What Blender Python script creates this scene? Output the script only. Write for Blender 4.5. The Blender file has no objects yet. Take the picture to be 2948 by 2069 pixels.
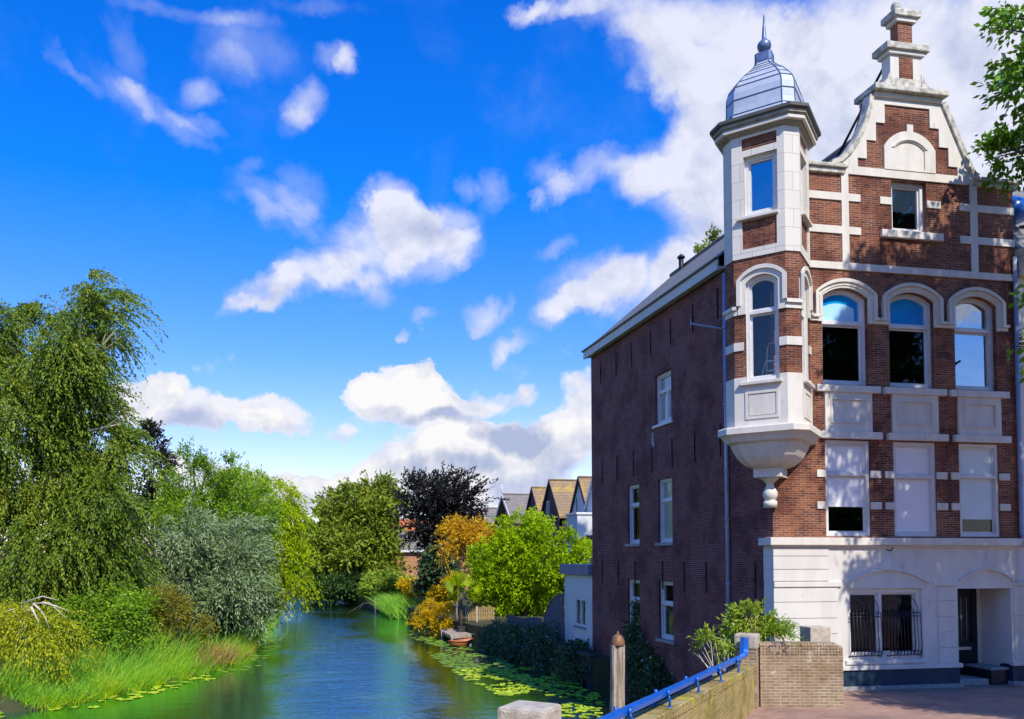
import bpy, bmesh, math, random
import numpy as np
from mathutils import Vector
from mathutils.geometry import tessellate_polygon
R_ = math.radians
random.seed(7)
rng = np.random.default_rng(11)
SC = bpy.context.scene
COL = SC.collection

# ------------------------------------------------------------------ camera
F_, CX, CY, AL, PT, EYE = 2330., 1258., 1519., R_(10.16), math.atan(.0348), 3.15
cam_d = bpy.data.cameras.new('camera'); cam = bpy.data.objects.new('camera', cam_d); COL.objects.link(cam)
cam.location = (0, 0, EYE); cam.rotation_euler = (math.pi/2 + PT, 0, -AL)
cam_d.sensor_width = 36; cam_d.lens = F_/2948*36
cam_d.shift_x = (1474-CX)/2948; cam_d.shift_y = (CY-1034.5)/2948
cam_d.clip_start = .1; cam_d.clip_end = 3000
SC.camera = cam

# ------------------------------------------------------------------ sun, world
SUN_EL, SUN_PHI = R_(47), R_(11)
S = Vector((math.cos(SUN_EL)*math.sin(SUN_PHI), -math.cos(SUN_EL)*math.cos(SUN_PHI), math.sin(SUN_EL)))
sun_d = bpy.data.lights.new('sun', 'SUN'); sun_d.energy = 5.0; sun_d.angle = R_(.7); sun_d.color = (1, .92, .78)
sun = bpy.data.objects.new('sun', sun_d); COL.objects.link(sun)
sun.rotation_euler = (-S).to_track_quat('-Z', 'Y').to_euler(); sun.location = (0, -20, 40)
SC.view_settings.view_transform = 'Standard'; SC.view_settings.look = 'None'
SC.view_settings.exposure = 0.12; SC.view_settings.gamma = 1

def fwd():
    f0 = np.array([math.sin(AL), math.cos(AL), 0]); r = np.array([math.cos(AL), -math.sin(AL), 0]); z = np.array([0, 0, 1.])
    return f0*math.cos(PT)+z*math.sin(PT), r, z*math.cos(PT)-f0*math.sin(PT)
FW, RT, UP = fwd()
KD = 2948/2295.
def ray(x, y): return FW + RT*(x*KD-CX)/F_ + UP*(CY-y*KD)/F_
def azel(x, y):
    d = ray(x, y); d = d/np.linalg.norm(d); return math.atan2(d[0], d[1]), math.asin(d[2])
def atd(x, y, d): return np.array([0, 0, EYE]) + ray(x, y)*d           # a place d metres away
def ppm(d): return F_/KD/d

W = bpy.data.worlds.new('World'); SC.world = W; W.use_nodes = True
NT = W.node_tree; NT.nodes.clear()
class NB:
    def __init__(s, nt): s.nt = nt
    def n(s, t, **kw):
        o = s.nt.nodes.new(t)
        for k, v in kw.items():
            if k.startswith('i_'):
                k = k[2:]; o.inputs[int(k) if k.isdigit() else k].default_value = v
            else: setattr(o, k, v)
        return o
    def l(s, a, b): s.nt.links.new(a, b)
    def math(s, op, a, b=None, c=None, clamp=False):
        o = s.nt.nodes.new('ShaderNodeMath'); o.operation = op; o.use_clamp = clamp
        for i, q in enumerate((a, b, c)):
            if q is None: continue
            if isinstance(q, (int, float)): o.inputs[i].default_value = q
            else: s.l(q, o.inputs[i])
        return o.outputs[0]
    def mix(s, fac, a, b, bt='MIX'):
        o = s.nt.nodes.new('ShaderNodeMix'); o.data_type = 'RGBA'; o.blend_type = bt
        for i, q in ((0, fac), (6, a), (7, b)):
            if isinstance(q, (int, float)): o.inputs[i].default_value = q
            elif isinstance(q, (tuple, list)): o.inputs[i].default_value = (*q[:3], 1)
            else: s.l(q, o.inputs[i])
        return o.outputs[2]
    def ramp(s, fac, stops, interp='LINEAR'):
        o = s.nt.nodes.new('ShaderNodeValToRGB'); e = o.color_ramp.elements; o.color_ramp.interpolation = interp
        while len(e) < len(stops): e.new(.5)
        for k, (p, c) in zip(e, stops): k.position = p; k.color = (*c[:3], 1)
        s.l(fac, o.inputs[0]); return o.outputs[0]
    def sstep(s, v, a, b, o0=0., o1=1.):
        o = s.nt.nodes.new('ShaderNodeMapRange'); o.interpolation_type = 'SMOOTHSTEP'
        s.l(v, o.inputs[0])
        for i, q in zip((1, 2, 3, 4), (a, b, o0, o1)): o.inputs[i].default_value = q
        return o.outputs[0]
    def noise(s, vec, scale, det=4, rough=.55, dist=0.):
        o = s.nt.nodes.new('ShaderNodeTexNoise'); o.inputs['Scale'].default_value = scale
        o.inputs['Detail'].default_value = det; o.inputs['Roughness'].default_value = rough; o.inputs['Distortion'].default_value = dist
        if vec is not None: s.l(vec, o.inputs['Vector'])
        return o
w = NB(NT)
tc = w.n('ShaderNodeTexCoord').outputs['Generated']
sky = w.n('ShaderNodeTexSky', sky_type='NISHITA'); sky.sun_disc = False
sky.sun_elevation = SUN_EL; sky.sun_rotation = math.pi - SUN_PHI; sky.air_density = 1.0; sky.dust_density = .4; sky.ozone_density = 3.0
sep = w.n('ShaderNodeSeparateXYZ'); w.l(tc, sep.inputs[0])
el = w.math('ARCSINE', sep.outputs[2]); az = w.math('ARCTAN2', sep.outputs[0], sep.outputs[1])
nz = w.noise(tc, 5.0, 6, .6); nz2 = w.noise(tc, 13.0, 7, .62)
ae = w.n('ShaderNodeCombineXYZ'); w.l(az, ae.inputs[0]); w.l(el, ae.inputs[1])
def vm(op, a, b):
    o = NT.nodes.new('ShaderNodeVectorMath'); o.operation = op
    for i, q in enumerate((a, b)):
        if isinstance(q, tuple): o.inputs[i].default_value = q
        else: w.l(q, o.inputs[i])
    return o
wob = vm('MULTIPLY', vm('SUBTRACT', nz.outputs['Color'], (.5, .5, .5)).outputs[0], (.11, .09, 0)).outputs[0]
wob2 = vm('MULTIPLY', vm('SUBTRACT', nz2.outputs['Color'], (.5, .5, .5)).outputs[0], (.06, .05, 0)).outputs[0]
pos = vm('ADD', vm('ADD', ae.outputs[0], wob).outputs[0], wob2).outputs[0]
# each cloud: where it hangs (photo pixel), half width, half height, tilt, weight
CLOUDS = [
 (1980,120,430,230,0,1.5),(2250,260,300,260,0,1.4),(1560,60,300,100,-14,1.15),(1480,165,150,85,-30,.9),(1720,330,240,180,0,1.2),(1240,12,110,34,-8,.7),(1180,0,60,20,0,.5),
 (1950,420,260,220,0,1.1),(1600,230,170,90,-20,1.0),(1540,400,150,110,0,.85),(1600,520,130,110,0,.85),(1320,385,105,42,12,.66),(1225,400,40,45,35,.55),(1200,440,14,26,20,.5),(1430,410,90,60,0,.7),
 (1480,640,190,95,8,1.05),(1320,640,120,75,10,.95),(1240,560,46,26,25,.62),(1260,690,80,40,5,.75),(1580,600,120,90,0,.8),
 (1070,712,52,40,10,.8),(1130,690,14,40,-25,.4),(950,722,30,18,10,.6),(1150,760,70,24,10,.4),(900,750,22,16,0,.45),
 (600,660,80,38,24,.95),(560,695,60,20,24,.6),(700,620,110,52,14,1.0),(860,560,130,85,20,1.05),(905,460,62,70,10,1.05),(930,520,80,80,0,.9),(1020,505,80,60,0,.88),(1045,560,60,50,20,.7),(1118,425,40,68,-18,.60),(1060,405,36,40,30,.50),(960,600,100,50,15,.7),(843,668,60,36,-10,.62),(760,650,60,30,0,.5),
 (600,460,130,42,-10,.52),(700,450,70,60,0,.50),(640,510,110,30,-22,.42),(560,395,50,18,15,.36),(720,520,60,34,-30,.36),(780,134,66,46,0,.66),(800,150,30,50,20,.5),(708,240,58,56,20,.70),(690,290,50,40,30,.4),(443,222,52,46,0,.62),(350,265,140,34,-28,.48),(250,200,110,50,-35,.46),(140,130,70,24,-50,.42),(285,110,50,110,10,.36),(430,290,70,20,-15,.40),(548,95,120,90,0,.42),(520,160,70,60,0,.34),(0,90,50,50,0,.42),(430,15,240,30,0,.40),(720,10,120,26,5,.40),
 (925,875,112,62,0,1.35),(870,885,70,48,0,1.1),(1010,905,80,42,0,1.0),(940,840,60,40,0,1.1),(1110,880,80,36,0,.55),(1060,960,140,36,0,1.1),(1170,980,170,60,0,1.3),(960,1010,110,50,8,1.3),(880,1050,70,46,0,1.1),(1100,1060,220,60,0,1.2),(1290,960,80,90,0,1.1),(1290,850,60,46,0,.62),
 (680,1085,100,40,0,1.3),(615,1090,50,36,0,1.1),(760,1105,150,55,0,1.6),(850,1085,90,60,0,1.3),(930,1110,150,60,0,1.2),(365,890,46,38,0,1.1),(420,930,110,44,0,.9),(300,900,60,50,0,.9),(640,928,95,40,0,.85),(560,940,90,30,0,.6),(480,1085,170,50,0,1.0),(600,950,80,20,0,.5),(380,1052,36,34,0,1.0),(20,900,60,60,0,.8),(500,840,90,40,0,.26),(790,955,50,18,0,.45),(760,1150,300,40,0,.5),
 (-300,600,300,160,0,.9),(-500,200,300,160,0,.8),(2800,500,500,300,0,1.2)]
GREY = [(1155,962,92,40,0,2.2),(1000,1022,110,34,3,1.5),(1090,1025,70,26,0,.9),(940,918,120,26,0,1.5),(1010,925,80,22,0,1.0),(1270,1010,120,50,0,.9),(1180,1085,220,46,0,1.0),(730,1122,150,30,0,.8),(430,950,100,26,0,.7),(640,955,100,20,0,.7),(1480,715,170,40,0,.5),(1750,330,200,160,0,.45),(1600,470,150,80,0,.5),(2050,250,200,150,0,.3),(1000,560,120,60,15,.4),(840,640,100,36,0,.5),(2250,150,200,150,0,.3),(700,1170,200,30,0,.7)]
BACK = [(2.42, .30, .16, .06, 0, 1.1), (2.75, .42, .30, .12, 0, 1.2), (2.05, .22, .2, .06, 0, 1.0), (-2.10, .50, .14, .06, 0, .6), (-2.7, .34, .35, .12, 0, 1.2), (-1.6, .30, .3, .1, 0, 1.0), (1.6, .5, .3, .12, 0, 1.1), (3.0, .95, .3, .15, 0, 1.0)]   # clouds behind the viewer: azimuth, elevation, half sizes
def blobs(lst):
    acc = None; at_ = pos
    for ib, (x, y, rx, ry, rot, wt) in enumerate(lst):
        if ib and ib % 20 == 0:                                        # keeps the node graph sequential
            at_ = vm('ADD', pos, w.math('MULTIPLY', acc, 1e-6)).outputs[0]
        if abs(x) < 4: a0, e0, a1, e1, rx, ry = x, y, x+1, y+1, rx*20, ry*20
        else:
            a0, e0 = azel(x, y); a1, _ = azel(x+20, y); _, e1 = azel(x, y-20)
        m = w.n('ShaderNodeMapping', vector_type='TEXTURE')
        m.inputs['Location'].default_value = (a0, e0, 0)
        m.inputs['Rotation'].default_value = (0, 0, R_(rot))
        m.inputs['Scale'].default_value = (rx*abs(a1-a0)/20*1.12, ry*abs(e1-e0)/20*1.12, 1)
        w.l(at_, m.inputs['Vector'])
        d = vm('DOT_PRODUCT', m.outputs[0], m.outputs[0]).outputs['Value']
        v = w.math('MULTIPLY_ADD', d, -wt, wt)
        v = w.math('MAXIMUM', v, 0)
        acc = v if acc is None else w.math('ADD', acc, v)
    return acc
dens = blobs(CLOUDS+BACK); dens = w.math('MINIMUM', dens, 1.35)
fb = w.noise(tc, 9.0, 9, .6, .3).outputs[0]
up_ = vm('ADD', tc, (.012, -.006, .022)).outputs[0]; fb2 = w.noise(up_, 9.0, 6, .6, .3).outputs[0]
relief = w.math('MULTIPLY', w.math('SUBTRACT', fb2, fb), 3.2)
d2 = w.math('ADD', dens, w.math('MULTIPLY', w.math('SUBTRACT', fb, .5), 1.2))
low_ = w.sstep(el, .235, .30, 1., 0.)
fbL = w.noise(tc, 24.0, 6, .55, .2).outputs[0]
d3 = w.math('ADD', dens, w.math('MULTIPLY', w.math('ADD', w.math('MULTIPLY', w.math('SUBTRACT', fb, .5), .9), w.math('SUBTRACT', fbL, .5)), .95))
mxA = w.n('ShaderNodeMix'); w.l(low_, mxA.inputs[0]); w.l(w.math('MULTIPLY', w.sstep(d2, .0, 1.25), .95), mxA.inputs[2]); w.l(w.sstep(d3, .16, .62), mxA.inputs[3]); alpha = mxA.outputs[0]
lowf = w.noise(tc, 4.0, 6, .55).outputs[0]
shade = w.math('ADD', w.math('MULTIPLY', blobs(GREY), .55), w.math('ADD', relief, w.math('MULTIPLY', w.math('SUBTRACT', lowf, .45), 1.2)), clamp=True)
thin = w.math('MAXIMUM', w.sstep(d2, .30, 1.25), w.math('MULTIPLY', low_, .8))
ccol = w.mix(shade, w.mix(low_, (.86, .875, .99), (.98, .97, .98)), (.44, .51, .72))
ccol = w.mix(thin, (.52, .60, .95), ccol)
tint = w.ramp(w.math('MULTIPLY', el, 1.0), [(0., (1.35, 1.12, 1.05)), (.10, (1.15, 1.02, 1.15)), (.24, (.50, .86, 1.42)), (.42, (.04, .74, 1.75)), (.75, (.01, .60, 1.85))])
bgA = w.n('ShaderNodeBackground', i_Strength=.15); w.l(w.mix(1., sky.outputs[0], tint, 'MULTIPLY'), bgA.inputs[0])
bgB = w.n('ShaderNodeBackground', i_Strength=.92); w.l(ccol, bgB.inputs[0])
ms = w.n('ShaderNodeMixShader'); w.l(alpha, ms.inputs[0]); w.l(bgA.outputs[0], ms.inputs[1]); w.l(bgB.outputs[0], ms.inputs[2])
wo = w.n('ShaderNodeOutputWorld'); w.l(ms.outputs[0], wo.inputs[0])
W.cycles.sampling_method = 'MANUAL'; W.cycles.sample_map_resolution = 512
SC.cycles.max_bounces = 8; SC.cycles.transparent_max_bounces = 12; SC.cycles.caustics_reflective = False; SC.cycles.caustics_refractive = False

# ------------------------------------------------------------------ materials
MATS = {}
def newmat(name):
    m = bpy.data.materials.new(name); m.use_nodes = True; nt = m.node_tree; nt.nodes.clear(); MATS[name] = m
    b = NB(nt); out = b.n('ShaderNodeOutputMaterial'); return m, b, out
def M(name, c, c2=None, rough=.75, scale=4., metal=0., bump=0., det=6, stretch=None, spec=.4, stain=None):
    m, b, out = newmat(name)
    p = b.n('ShaderNodeBsdfPrincipled', i_Roughness=rough, i_Metallic=metal); p.inputs['Specular IOR Level'].default_value = spec
    co = b.n('ShaderNodeTexCoord').outputs['Object']
    if stretch:
        mp = b.n('ShaderNodeMapping'); mp.inputs['Scale'].default_value = stretch; b.l(co, mp.inputs[0]); co = mp.outputs[0]
    nn = b.noise(co, scale, det, .6)
    c2 = c2 or tuple(q*.78 for q in c)
    col = b.mix(b.sstep(nn.outputs[0], .35, .68), c, c2)
    if stain:
        n3 = b.noise(co, stain[1], 8, .65); col = b.mix(b.sstep(n3.outputs[0], stain[2], stain[2]+.14), col, stain[0])
    b.l(col, p.inputs['Base Color'])
    if bump:
        bp = b.n('ShaderNodeBump', i_Strength=bump, i_Distance=.03); n2 = b.noise(co, scale*5, 5)
        b.l(n2.outputs[0], bp.inputs['Height']); b.l(bp.outputs[0], p.inputs['Normal'])
    b.l(p.outputs[0], out.inputs[0]); return m
def wall_uv(b):
    g = b.n('ShaderNodeNewGeometry')
    cr = b.n('ShaderNodeVectorMath', operation='CROSS_PRODUCT'); cr.inputs[0].default_value = (0, 0, 1); b.l(g.outputs['True Normal'], cr.inputs[1])
    nn = b.n('ShaderNodeVectorMath', operation='NORMALIZE'); b.l(cr.outputs[0], nn.inputs[0])
    ab = b.n('ShaderNodeVectorMath', operation='DOT_PRODUCT'); b.l(nn.outputs[0], ab.inputs[0]); b.l(g.outputs['Position'], ab.inputs[1])
    sp = b.n('ShaderNodeSeparateXYZ'); b.l(g.outputs['Position'], sp.inputs[0])
    cb = b.n('ShaderNodeCombineXYZ'); b.l(ab.outputs['Value'], cb.inputs[0]); b.l(sp.outputs[2], cb.inputs[1])
    return cb.outputs[0], g.outputs['Position']
def BRICK(name, c1, c2, mortar, bw=.21, rh=.054, ms=.009, dark=None, stain=None, flat=False, bump=.4, mpatch=.5, rough=.85):
    m, b, out = newmat(name)
    p = b.n('ShaderNodeBsdfPrincipled', i_Roughness=rough); p.inputs['Specular IOR Level'].default_value = .3
    if flat: uv = ps = b.n('ShaderNodeNewGeometry').outputs['Position']
    else: uv, ps = wall_uv(b)
    wb = b.noise(ps, 6., 3)
    off = b.n('ShaderNodeVectorMath', operation='MULTIPLY_ADD'); b.l(wb.outputs['Color'], off.inputs[0]); off.inputs[1].default_value = (.012, .008, 0); b.l(uv, off.inputs[2])
    t = b.n('ShaderNodeTexBrick', i_Scale=1.); b.l(off.outputs[0], t.inputs['Vector'])
    t.inputs['Mortar Size'].default_value = ms; t.inputs['Mortar Smooth'].default_value = .25; t.inputs['Bias'].default_value = -.1
    t.inputs['Brick Width'].default_value = bw; t.inputs['Row Height'].default_value = rh
    t.inputs['Color1'].default_value = (*c1, 1); t.inputs['Color2'].default_value = (*c2, 1)
    nm = b.noise(ps, 1.3, 7, .65)
    mm = b.mix(b.sstep(nm.outputs[0], mpatch-.08, mpatch+.12), tuple(q*.45+c1[i]*.5 for i, q in enumerate(mortar)), mortar)
    b.l(mm, t.inputs['Mortar'])
    col = t.outputs['Color']
    n1 = b.noise(ps, .9, 8, .7)
    if dark: col = b.mix(b.sstep(n1.outputs[0], .45, .62), col, b.mix(1., col, dark, 'MULTIPLY'))
    if stain:
        n3 = b.noise(ps, stain[1], 7, .6); col = b.mix(b.sstep(n3.outputs[0], stain[2], stain[2]+.1), col, stain[0])
    n4 = b.noise(ps, 45., 3); col = b.mix(.35, col, b.mix(1., col, n4.outputs[0], 'OVERLAY'))
    b.l(col, p.inputs['Base Color'])
    bp = b.n('ShaderNodeBump', i_Strength=bump, i_Distance=.012); bp.invert = True; b.l(t.outputs['Fac'], bp.inputs['Height']); b.l(bp.outputs[0], p.inputs['Normal'])
    b.l(p.outputs[0], out.inputs[0]); return m
def TILE(name, c, c2, rows=.3, moss=None):
    m, b, out = newmat(name)
    p = b.n('ShaderNodeBsdfPrincipled', i_Roughness=.8)
    g = b.n('ShaderNodeNewGeometry'); sp = b.n('ShaderNodeSeparateXYZ'); b.l(g.outputs['Position'], sp.inputs[0])
    row = b.math('FRACT', b.math('MULTIPLY', sp.outputs[2], 1/rows/.7))
    xs = b.math('FRACT', b.math('MULTIPLY', b.math('ADD', sp.outputs[0], sp.outputs[1]), 1/.28))
    n1 = b.noise(g.outputs['Position'], 2.0, 8, .7)
    col = b.mix(b.sstep(n1.outputs[0], .35, .65), c, c2)
    if moss: col = b.mix(b.sstep(b.noise(g.outputs['Position'], .7, 8, .7).outputs[0], .5, .62), col, moss)
    col = b.mix(b.math('MULTIPLY', b.sstep(row, .0, .22, 1, 0), .6), col, tuple(q*.25 for q in c))
    col = b.mix(b.math('MULTIPLY', b.sstep(xs, 0, .2, 1, 0), .3), col, tuple(q*.3 for q in c))
    b.l(col, p.inputs['Base Color'])
    bp = b.n('ShaderNodeBump', i_Strength=.6, i_Distance=.05); b.l(row, bp.inputs['Height']); b.l(bp.outputs[0], p.inputs['Normal'])
    b.l(p.outputs[0], out.inputs[0]); return m
def GLASS(name, tint, refl, rcol=(1, 1, 1), rough=.02):
    m, b, out = newmat(name)
    tr = b.n('ShaderNodeBsdfTransparent'); tr.inputs[0].default_value = (*tint, 1)
    gl = b.n('ShaderNodeBsdfGlossy', i_Roughness=rough); gl.inputs[0].default_value = (*rcol, 1)
    bp = b.n('ShaderNodeBump', i_Strength=.15, i_Distance=.02); b.l(b.noise(b.n('ShaderNodeTexCoord').outputs['Object'], 2.2, 2).outputs[0], bp.inputs['Height']); b.l(bp.outputs[0], gl.inputs['Normal'])
    fr = b.n('ShaderNodeFresnel', i_IOR=1.5); f = b.math('ADD', fr.outputs[0], refl, clamp=True)
    mx = b.n('ShaderNodeMixShader'); b.l(f, mx.inputs[0]); b.l(tr.outputs[0], mx.inputs[1]); b.l(gl.outputs[0], mx.inputs[2])
    b.l(mx.outputs[0], out.inputs[0]); return m
def LEAF(name, c1, c2, c3=None, trans=.35, gloss=.12):
    m, b, out = newmat(name)
    a = b.n('ShaderNodeAttribute', attribute_name='v', attribute_type='GEOMETRY')
    col = b.ramp(a.outputs['Fac'], [(0, c1), (.6, c2), (1, c3 or c2)])
    df = b.n('ShaderNodeBsdfDiffuse'); tl = b.n('ShaderNodeBsdfTranslucent'); gl = b.n('ShaderNodeBsdfGlossy', i_Roughness=.42)
    b.l(col, df.inputs[0]); b.l(b.mix(1., col, (1.25, 1.15, .5), 'MULTIPLY'), tl.inputs[0]); gl.inputs[0].default_value = (.9, 1, .9, 1)
    m1 = b.n('ShaderNodeMixShader', i_Fac=trans); b.l(df.outputs[0], m1.inputs[1]); b.l(tl.outputs[0], m1.inputs[2])
    fr = b.n('ShaderNodeFresnel', i_IOR=1.35)
    m2 = b.n('ShaderNodeMixShader'); b.l(b.math('MULTIPLY', fr.outputs[0], gloss*1.2), m2.inputs[0]); b.l(m1.outputs[0], m2.inputs[1]); b.l(gl.outputs[0], m2.inputs[2])
    b.l(m2.outputs[0], out.inputs[0]); return m

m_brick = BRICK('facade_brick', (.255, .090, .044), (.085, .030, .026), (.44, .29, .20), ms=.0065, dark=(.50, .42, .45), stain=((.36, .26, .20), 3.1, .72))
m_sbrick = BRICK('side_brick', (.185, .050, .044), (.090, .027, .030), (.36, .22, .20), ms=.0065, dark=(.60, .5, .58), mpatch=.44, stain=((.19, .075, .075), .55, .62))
m_stone = M('white_stone', (.70, .67, .595), (.62, .585, .51), .7, 2.2, stain=((.48, .44, .37), 3.4, .60), stretch=(1.8, 1.8, .5))
m_ashlar = BRICK('ashlar_stone', (.70, .67, .595), (.65, .615, .54), (.36, .34, .31), bw=.5, rh=.42, ms=.006, bump=.15, mpatch=.3, stain=((.50, .46, .40), 4., .70))
m_old = M('weathered_stone', (.66, .63, .54), (.30, .29, .24), .85, 7., stain=((.36, .30, .07), 2.6, .60), bump=.4)
m_stucco = M('white_stucco', (.69, .665, .62), (.61, .585, .545), .8, 1.5, stain=((.50, .46, .41), 2.2, .60), stretch=(1.6, 1.6, .55))
m_frame = M('white_window_paint', (.70, .70, .69), (.63, .63, .61), .45, 6.)
m_navy = M('navy_plinth_paint', (.010, .032, .065), (.016, .045, .08), .6, 3., stain=((.16, .22, .26), 4., .70))
m_kerb = M('grey_plinth_stone', (.36, .36, .35), (.26, .26, .25), .85, 6., bump=.3)
m_zinc = M('zinc_sheet', (.56, .60, .64), (.47, .52, .57), .42, 3., metal=.25, spec=.5)
m_seam = M('zinc_seam', (.10, .17, .30), None, .5, 4., metal=.4)
m_lead = M('lead_finial', (.16, .22, .36), (.10, .14, .24), .45, 6., metal=.4)
m_soffit = M('cornice_wood', (.34, .32, .24), (.24, .225, .17), .7, 5.)
m_gutter = M('dark_gutter_edge', (.10, .10, .09), None, .5)
m_pipe = M('grey_downpipe', (.34, .40, .52), (.27, .32, .43), .5, 3.)
m_iron = M('wrought_iron', (.012, .012, .02), None, .5, 8.)
m_dark = M('dark_room', (.018, .016, .018), (.03, .027, .03), .9)
m_room = M('pale_room', (.30, .31, .33), (.22, .22, .24), .9)
m_blind = M('window_blind', (.86, .86, .87), (.82, .82, .84), .8, 2.)
m_gblind = M('venetian_blind', (.045, .05, .065), (.018, .02, .03), .6, 30., stretch=(.05, .05, 8))
m_tblind = M('teal_blind', (.70, .80, .80), (.64, .75, .75), .8, 2.)
m_glass = GLASS('window_glass', (.97, .98, .99), .03)
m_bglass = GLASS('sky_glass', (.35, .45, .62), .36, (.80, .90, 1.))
m_dglass = GLASS('dark_glass', (.45, .47, .5), .01, (.55, .65, .85))
m_lglass = GLASS('blind_glass', (.98, .98, .99), .20, (.92, .95, 1.))
m_blue1 = M('blue_pane', (.0, .30, .75), (.0, .24, .66), .15, 3., spec=.8)  # strong blue base colour for the arched top panes
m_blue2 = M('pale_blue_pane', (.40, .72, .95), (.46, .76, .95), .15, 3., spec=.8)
m_door = M('dark_door_paint', (.008, .012, .020), (.015, .02, .03), .35, 3.)
m_roof = TILE('grey_roof_tiles', (.15, .155, .16), (.22, .22, .21), .25)
m_btile = TILE('brown_roof_tiles', (.30, .20, .10), (.22, .155, .095), .42, moss=(.42, .28, .06))
m_gtile = TILE('dull_roof_tiles', (.24, .21, .18), (.17, .155, .14), .42)
m_otile = TILE('orange_roof_tiles', (.55, .17, .05), (.45, .14, .05), .4)
m_purple = M('dark_rendered_gable', (.040, .024, .040), (.055, .032, .05), .85, 3.)
m_white = M('white_render', (.68, .68, .67), (.60, .61, .60), .8, 1.2)
m_obrick = BRICK('orange_brick', (.46, .22, .11), (.38, .17, .085), (.42, .28, .19), ms=.006, bump=.1)
m_ybrick = BRICK('mossy_yellow_brick', (.40, .30, .115), (.28, .21, .085), (.44, .37, .19), bw=.2, rh=.062, ms=.010, dark=(.62, .66, .45), stain=((.42, .38, .03), 1.4, .56))
m_gbrick = BRICK('pale_clinker_brick', (.34, .25, .16), (.22, .155, .10), (.46, .40, .30), bw=.2, rh=.062, ms=.012, dark=(.75, .68, .6), stain=((.52, .47, .40), 2.0, .62))
m_cap = M('weathered_cap_stone', (.52, .46, .37), (.36, .32, .25), .9, 9., bump=.5, stain=((.24, .24, .12), 4., .62))
m_rail = M('blue_gloss_paint', (.0, .11, .50), (.0, .09, .42), .28, 3., spec=.6, stain=((.10, .13, .20), 9., .67))
m_wood = M('weathered_wood', (.60, .49, .36), (.24, .18, .13), .9, 5., bump=.9, stretch=(4, 4, .35))
m_rust = M('rusty_cap', (.26, .13, .055), (.17, .09, .05), .6, 8., metal=.2)
m_plank = M('grey_planks', (.42, .35, .27), (.25, .21, .16), .9, 6., bump=.4)
m_fence = M('grey_fence_wood', (.16, .15, .17), (.10, .095, .11), .9, 6., bump=.3, stretch=(3, 3, .5))
m_dfence = M('dark_fence_wood', (.05, .05, .045), (.03, .03, .028), .9, 6.)
m_boat = M('orange_boat_hull', (.46, .15, .05), (.33, .11, .045), .5, 5.)
m_pile = M('dark_sheet_piling', (.045, .045, .04), (.03, .032, .028), .85, 3.)
m_bark = M('dark_bark', (.11, .085, .06), (.06, .05, .038), .95, 8., bump=.8, stretch=(1, 1, .3))
m_birch = M('pale_bark', (.50, .44, .34), (.24, .20, .15), .9, 5., bump=.5, stretch=(1, 1, .5))
m_deadw = M('bleached_wood', (.62, .55, .45), (.45, .38, .30), .9, 5.)
m_stem = M('tan_stems', (.40, .28, .11), (.28, .19, .08), .9, 5.)
m_alu = M('ladder_aluminium', (.70, .70, .70), None, .4, 3., metal=.5)
m_earth = M('bank_earth', (.055, .06, .022), (.035, .04, .016), .95, .5, bump=.3)
m_land = M('far_land', (.06, .08, .03), (.045, .055, .022), .95, .05)
m_pave = BRICK('street_clinkers', (.40, .25, .19), (.30, .185, .14), (.22, .17, .14), bw=.21, rh=.08, ms=.008, flat=True, dark=(.75, .75, .75), bump=.3)
m_canaleaf = LEAF('lily_leaf', (0.189, 0.324, 0.027), (0.405, 0.567, 0.027), (0.567, 0.648, 0.041), .1, .12)

def WATER():
    m, b, out = newmat('canal_water')
    df = b.n('ShaderNodeBsdfDiffuse'); df.inputs[0].default_value = (.012, .045, .012, 1)
    p = b.n('ShaderNodeBsdfGlossy', i_Roughness=.03); p.inputs[0].default_value = (.60, .97, 1.0, 1)
    fr = b.n('ShaderNodeFresnel', i_IOR=1.33); mx = b.n('ShaderNodeMixShader'); b.l(b.math('MULTIPLY_ADD', fr.outputs[0], 1.1, .52, clamp=True), mx.inputs[0]); b.l(df.outputs[0], mx.inputs[1]); b.l(p.outputs[0], mx.inputs[2])
    g = b.n('ShaderNodeNewGeometry'); mp = b.n('ShaderNodeMapping'); mp.inputs['Scale'].default_value = (1., 1.6, 1.); b.l(g.outputs['Position'], mp.inputs[0])
    n1 = b.noise(mp.outputs[0], 5.5, 4, .6, .4); n2 = b.noise(mp.outputs[0], 1.1, 3, .5); n3 = b.noise(g.outputs['Position'], .12, 3, .5)
    sx = b.n('ShaderNodeSeparateXYZ'); b.l(g.outputs['Position'], sx.inputs[0])
    xw = b.math('ADD', sx.outputs[0], b.math('MULTIPLY', b.math('SUBTRACT', n3.outputs[0], .5), 5.))
    xr = b.math('SUBTRACT', xw, b.math('MULTIPLY', sx.outputs[1], .055))
    mid = b.math('MULTIPLY', b.sstep(xw, -1.6, .6), b.sstep(xr, 1.8, 3.8, 1., 0.))
    amp = b.math('MULTIPLY_ADD', b.math('MULTIPLY', mid, b.sstep(b.noise(g.outputs['Position'], .28, 3, .55).outputs[0], .34, .58, .35, 1.)), .86, .14)
    h = b.math('ADD', b.math('MULTIPLY', n1.outputs[0], .35), b.math('MULTIPLY', n2.outputs[0], .6))
    bp = b.n('ShaderNodeBump', i_Distance=.11); b.l(b.math('MULTIPLY', amp, 1.2), bp.inputs['Strength']); b.l(h, bp.inputs['Height']); b.l(bp.outputs[0], p.inputs['Normal'])
    b.l(mx.outputs[0], out.inputs[0]); return m
m_water = WATER()

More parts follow.
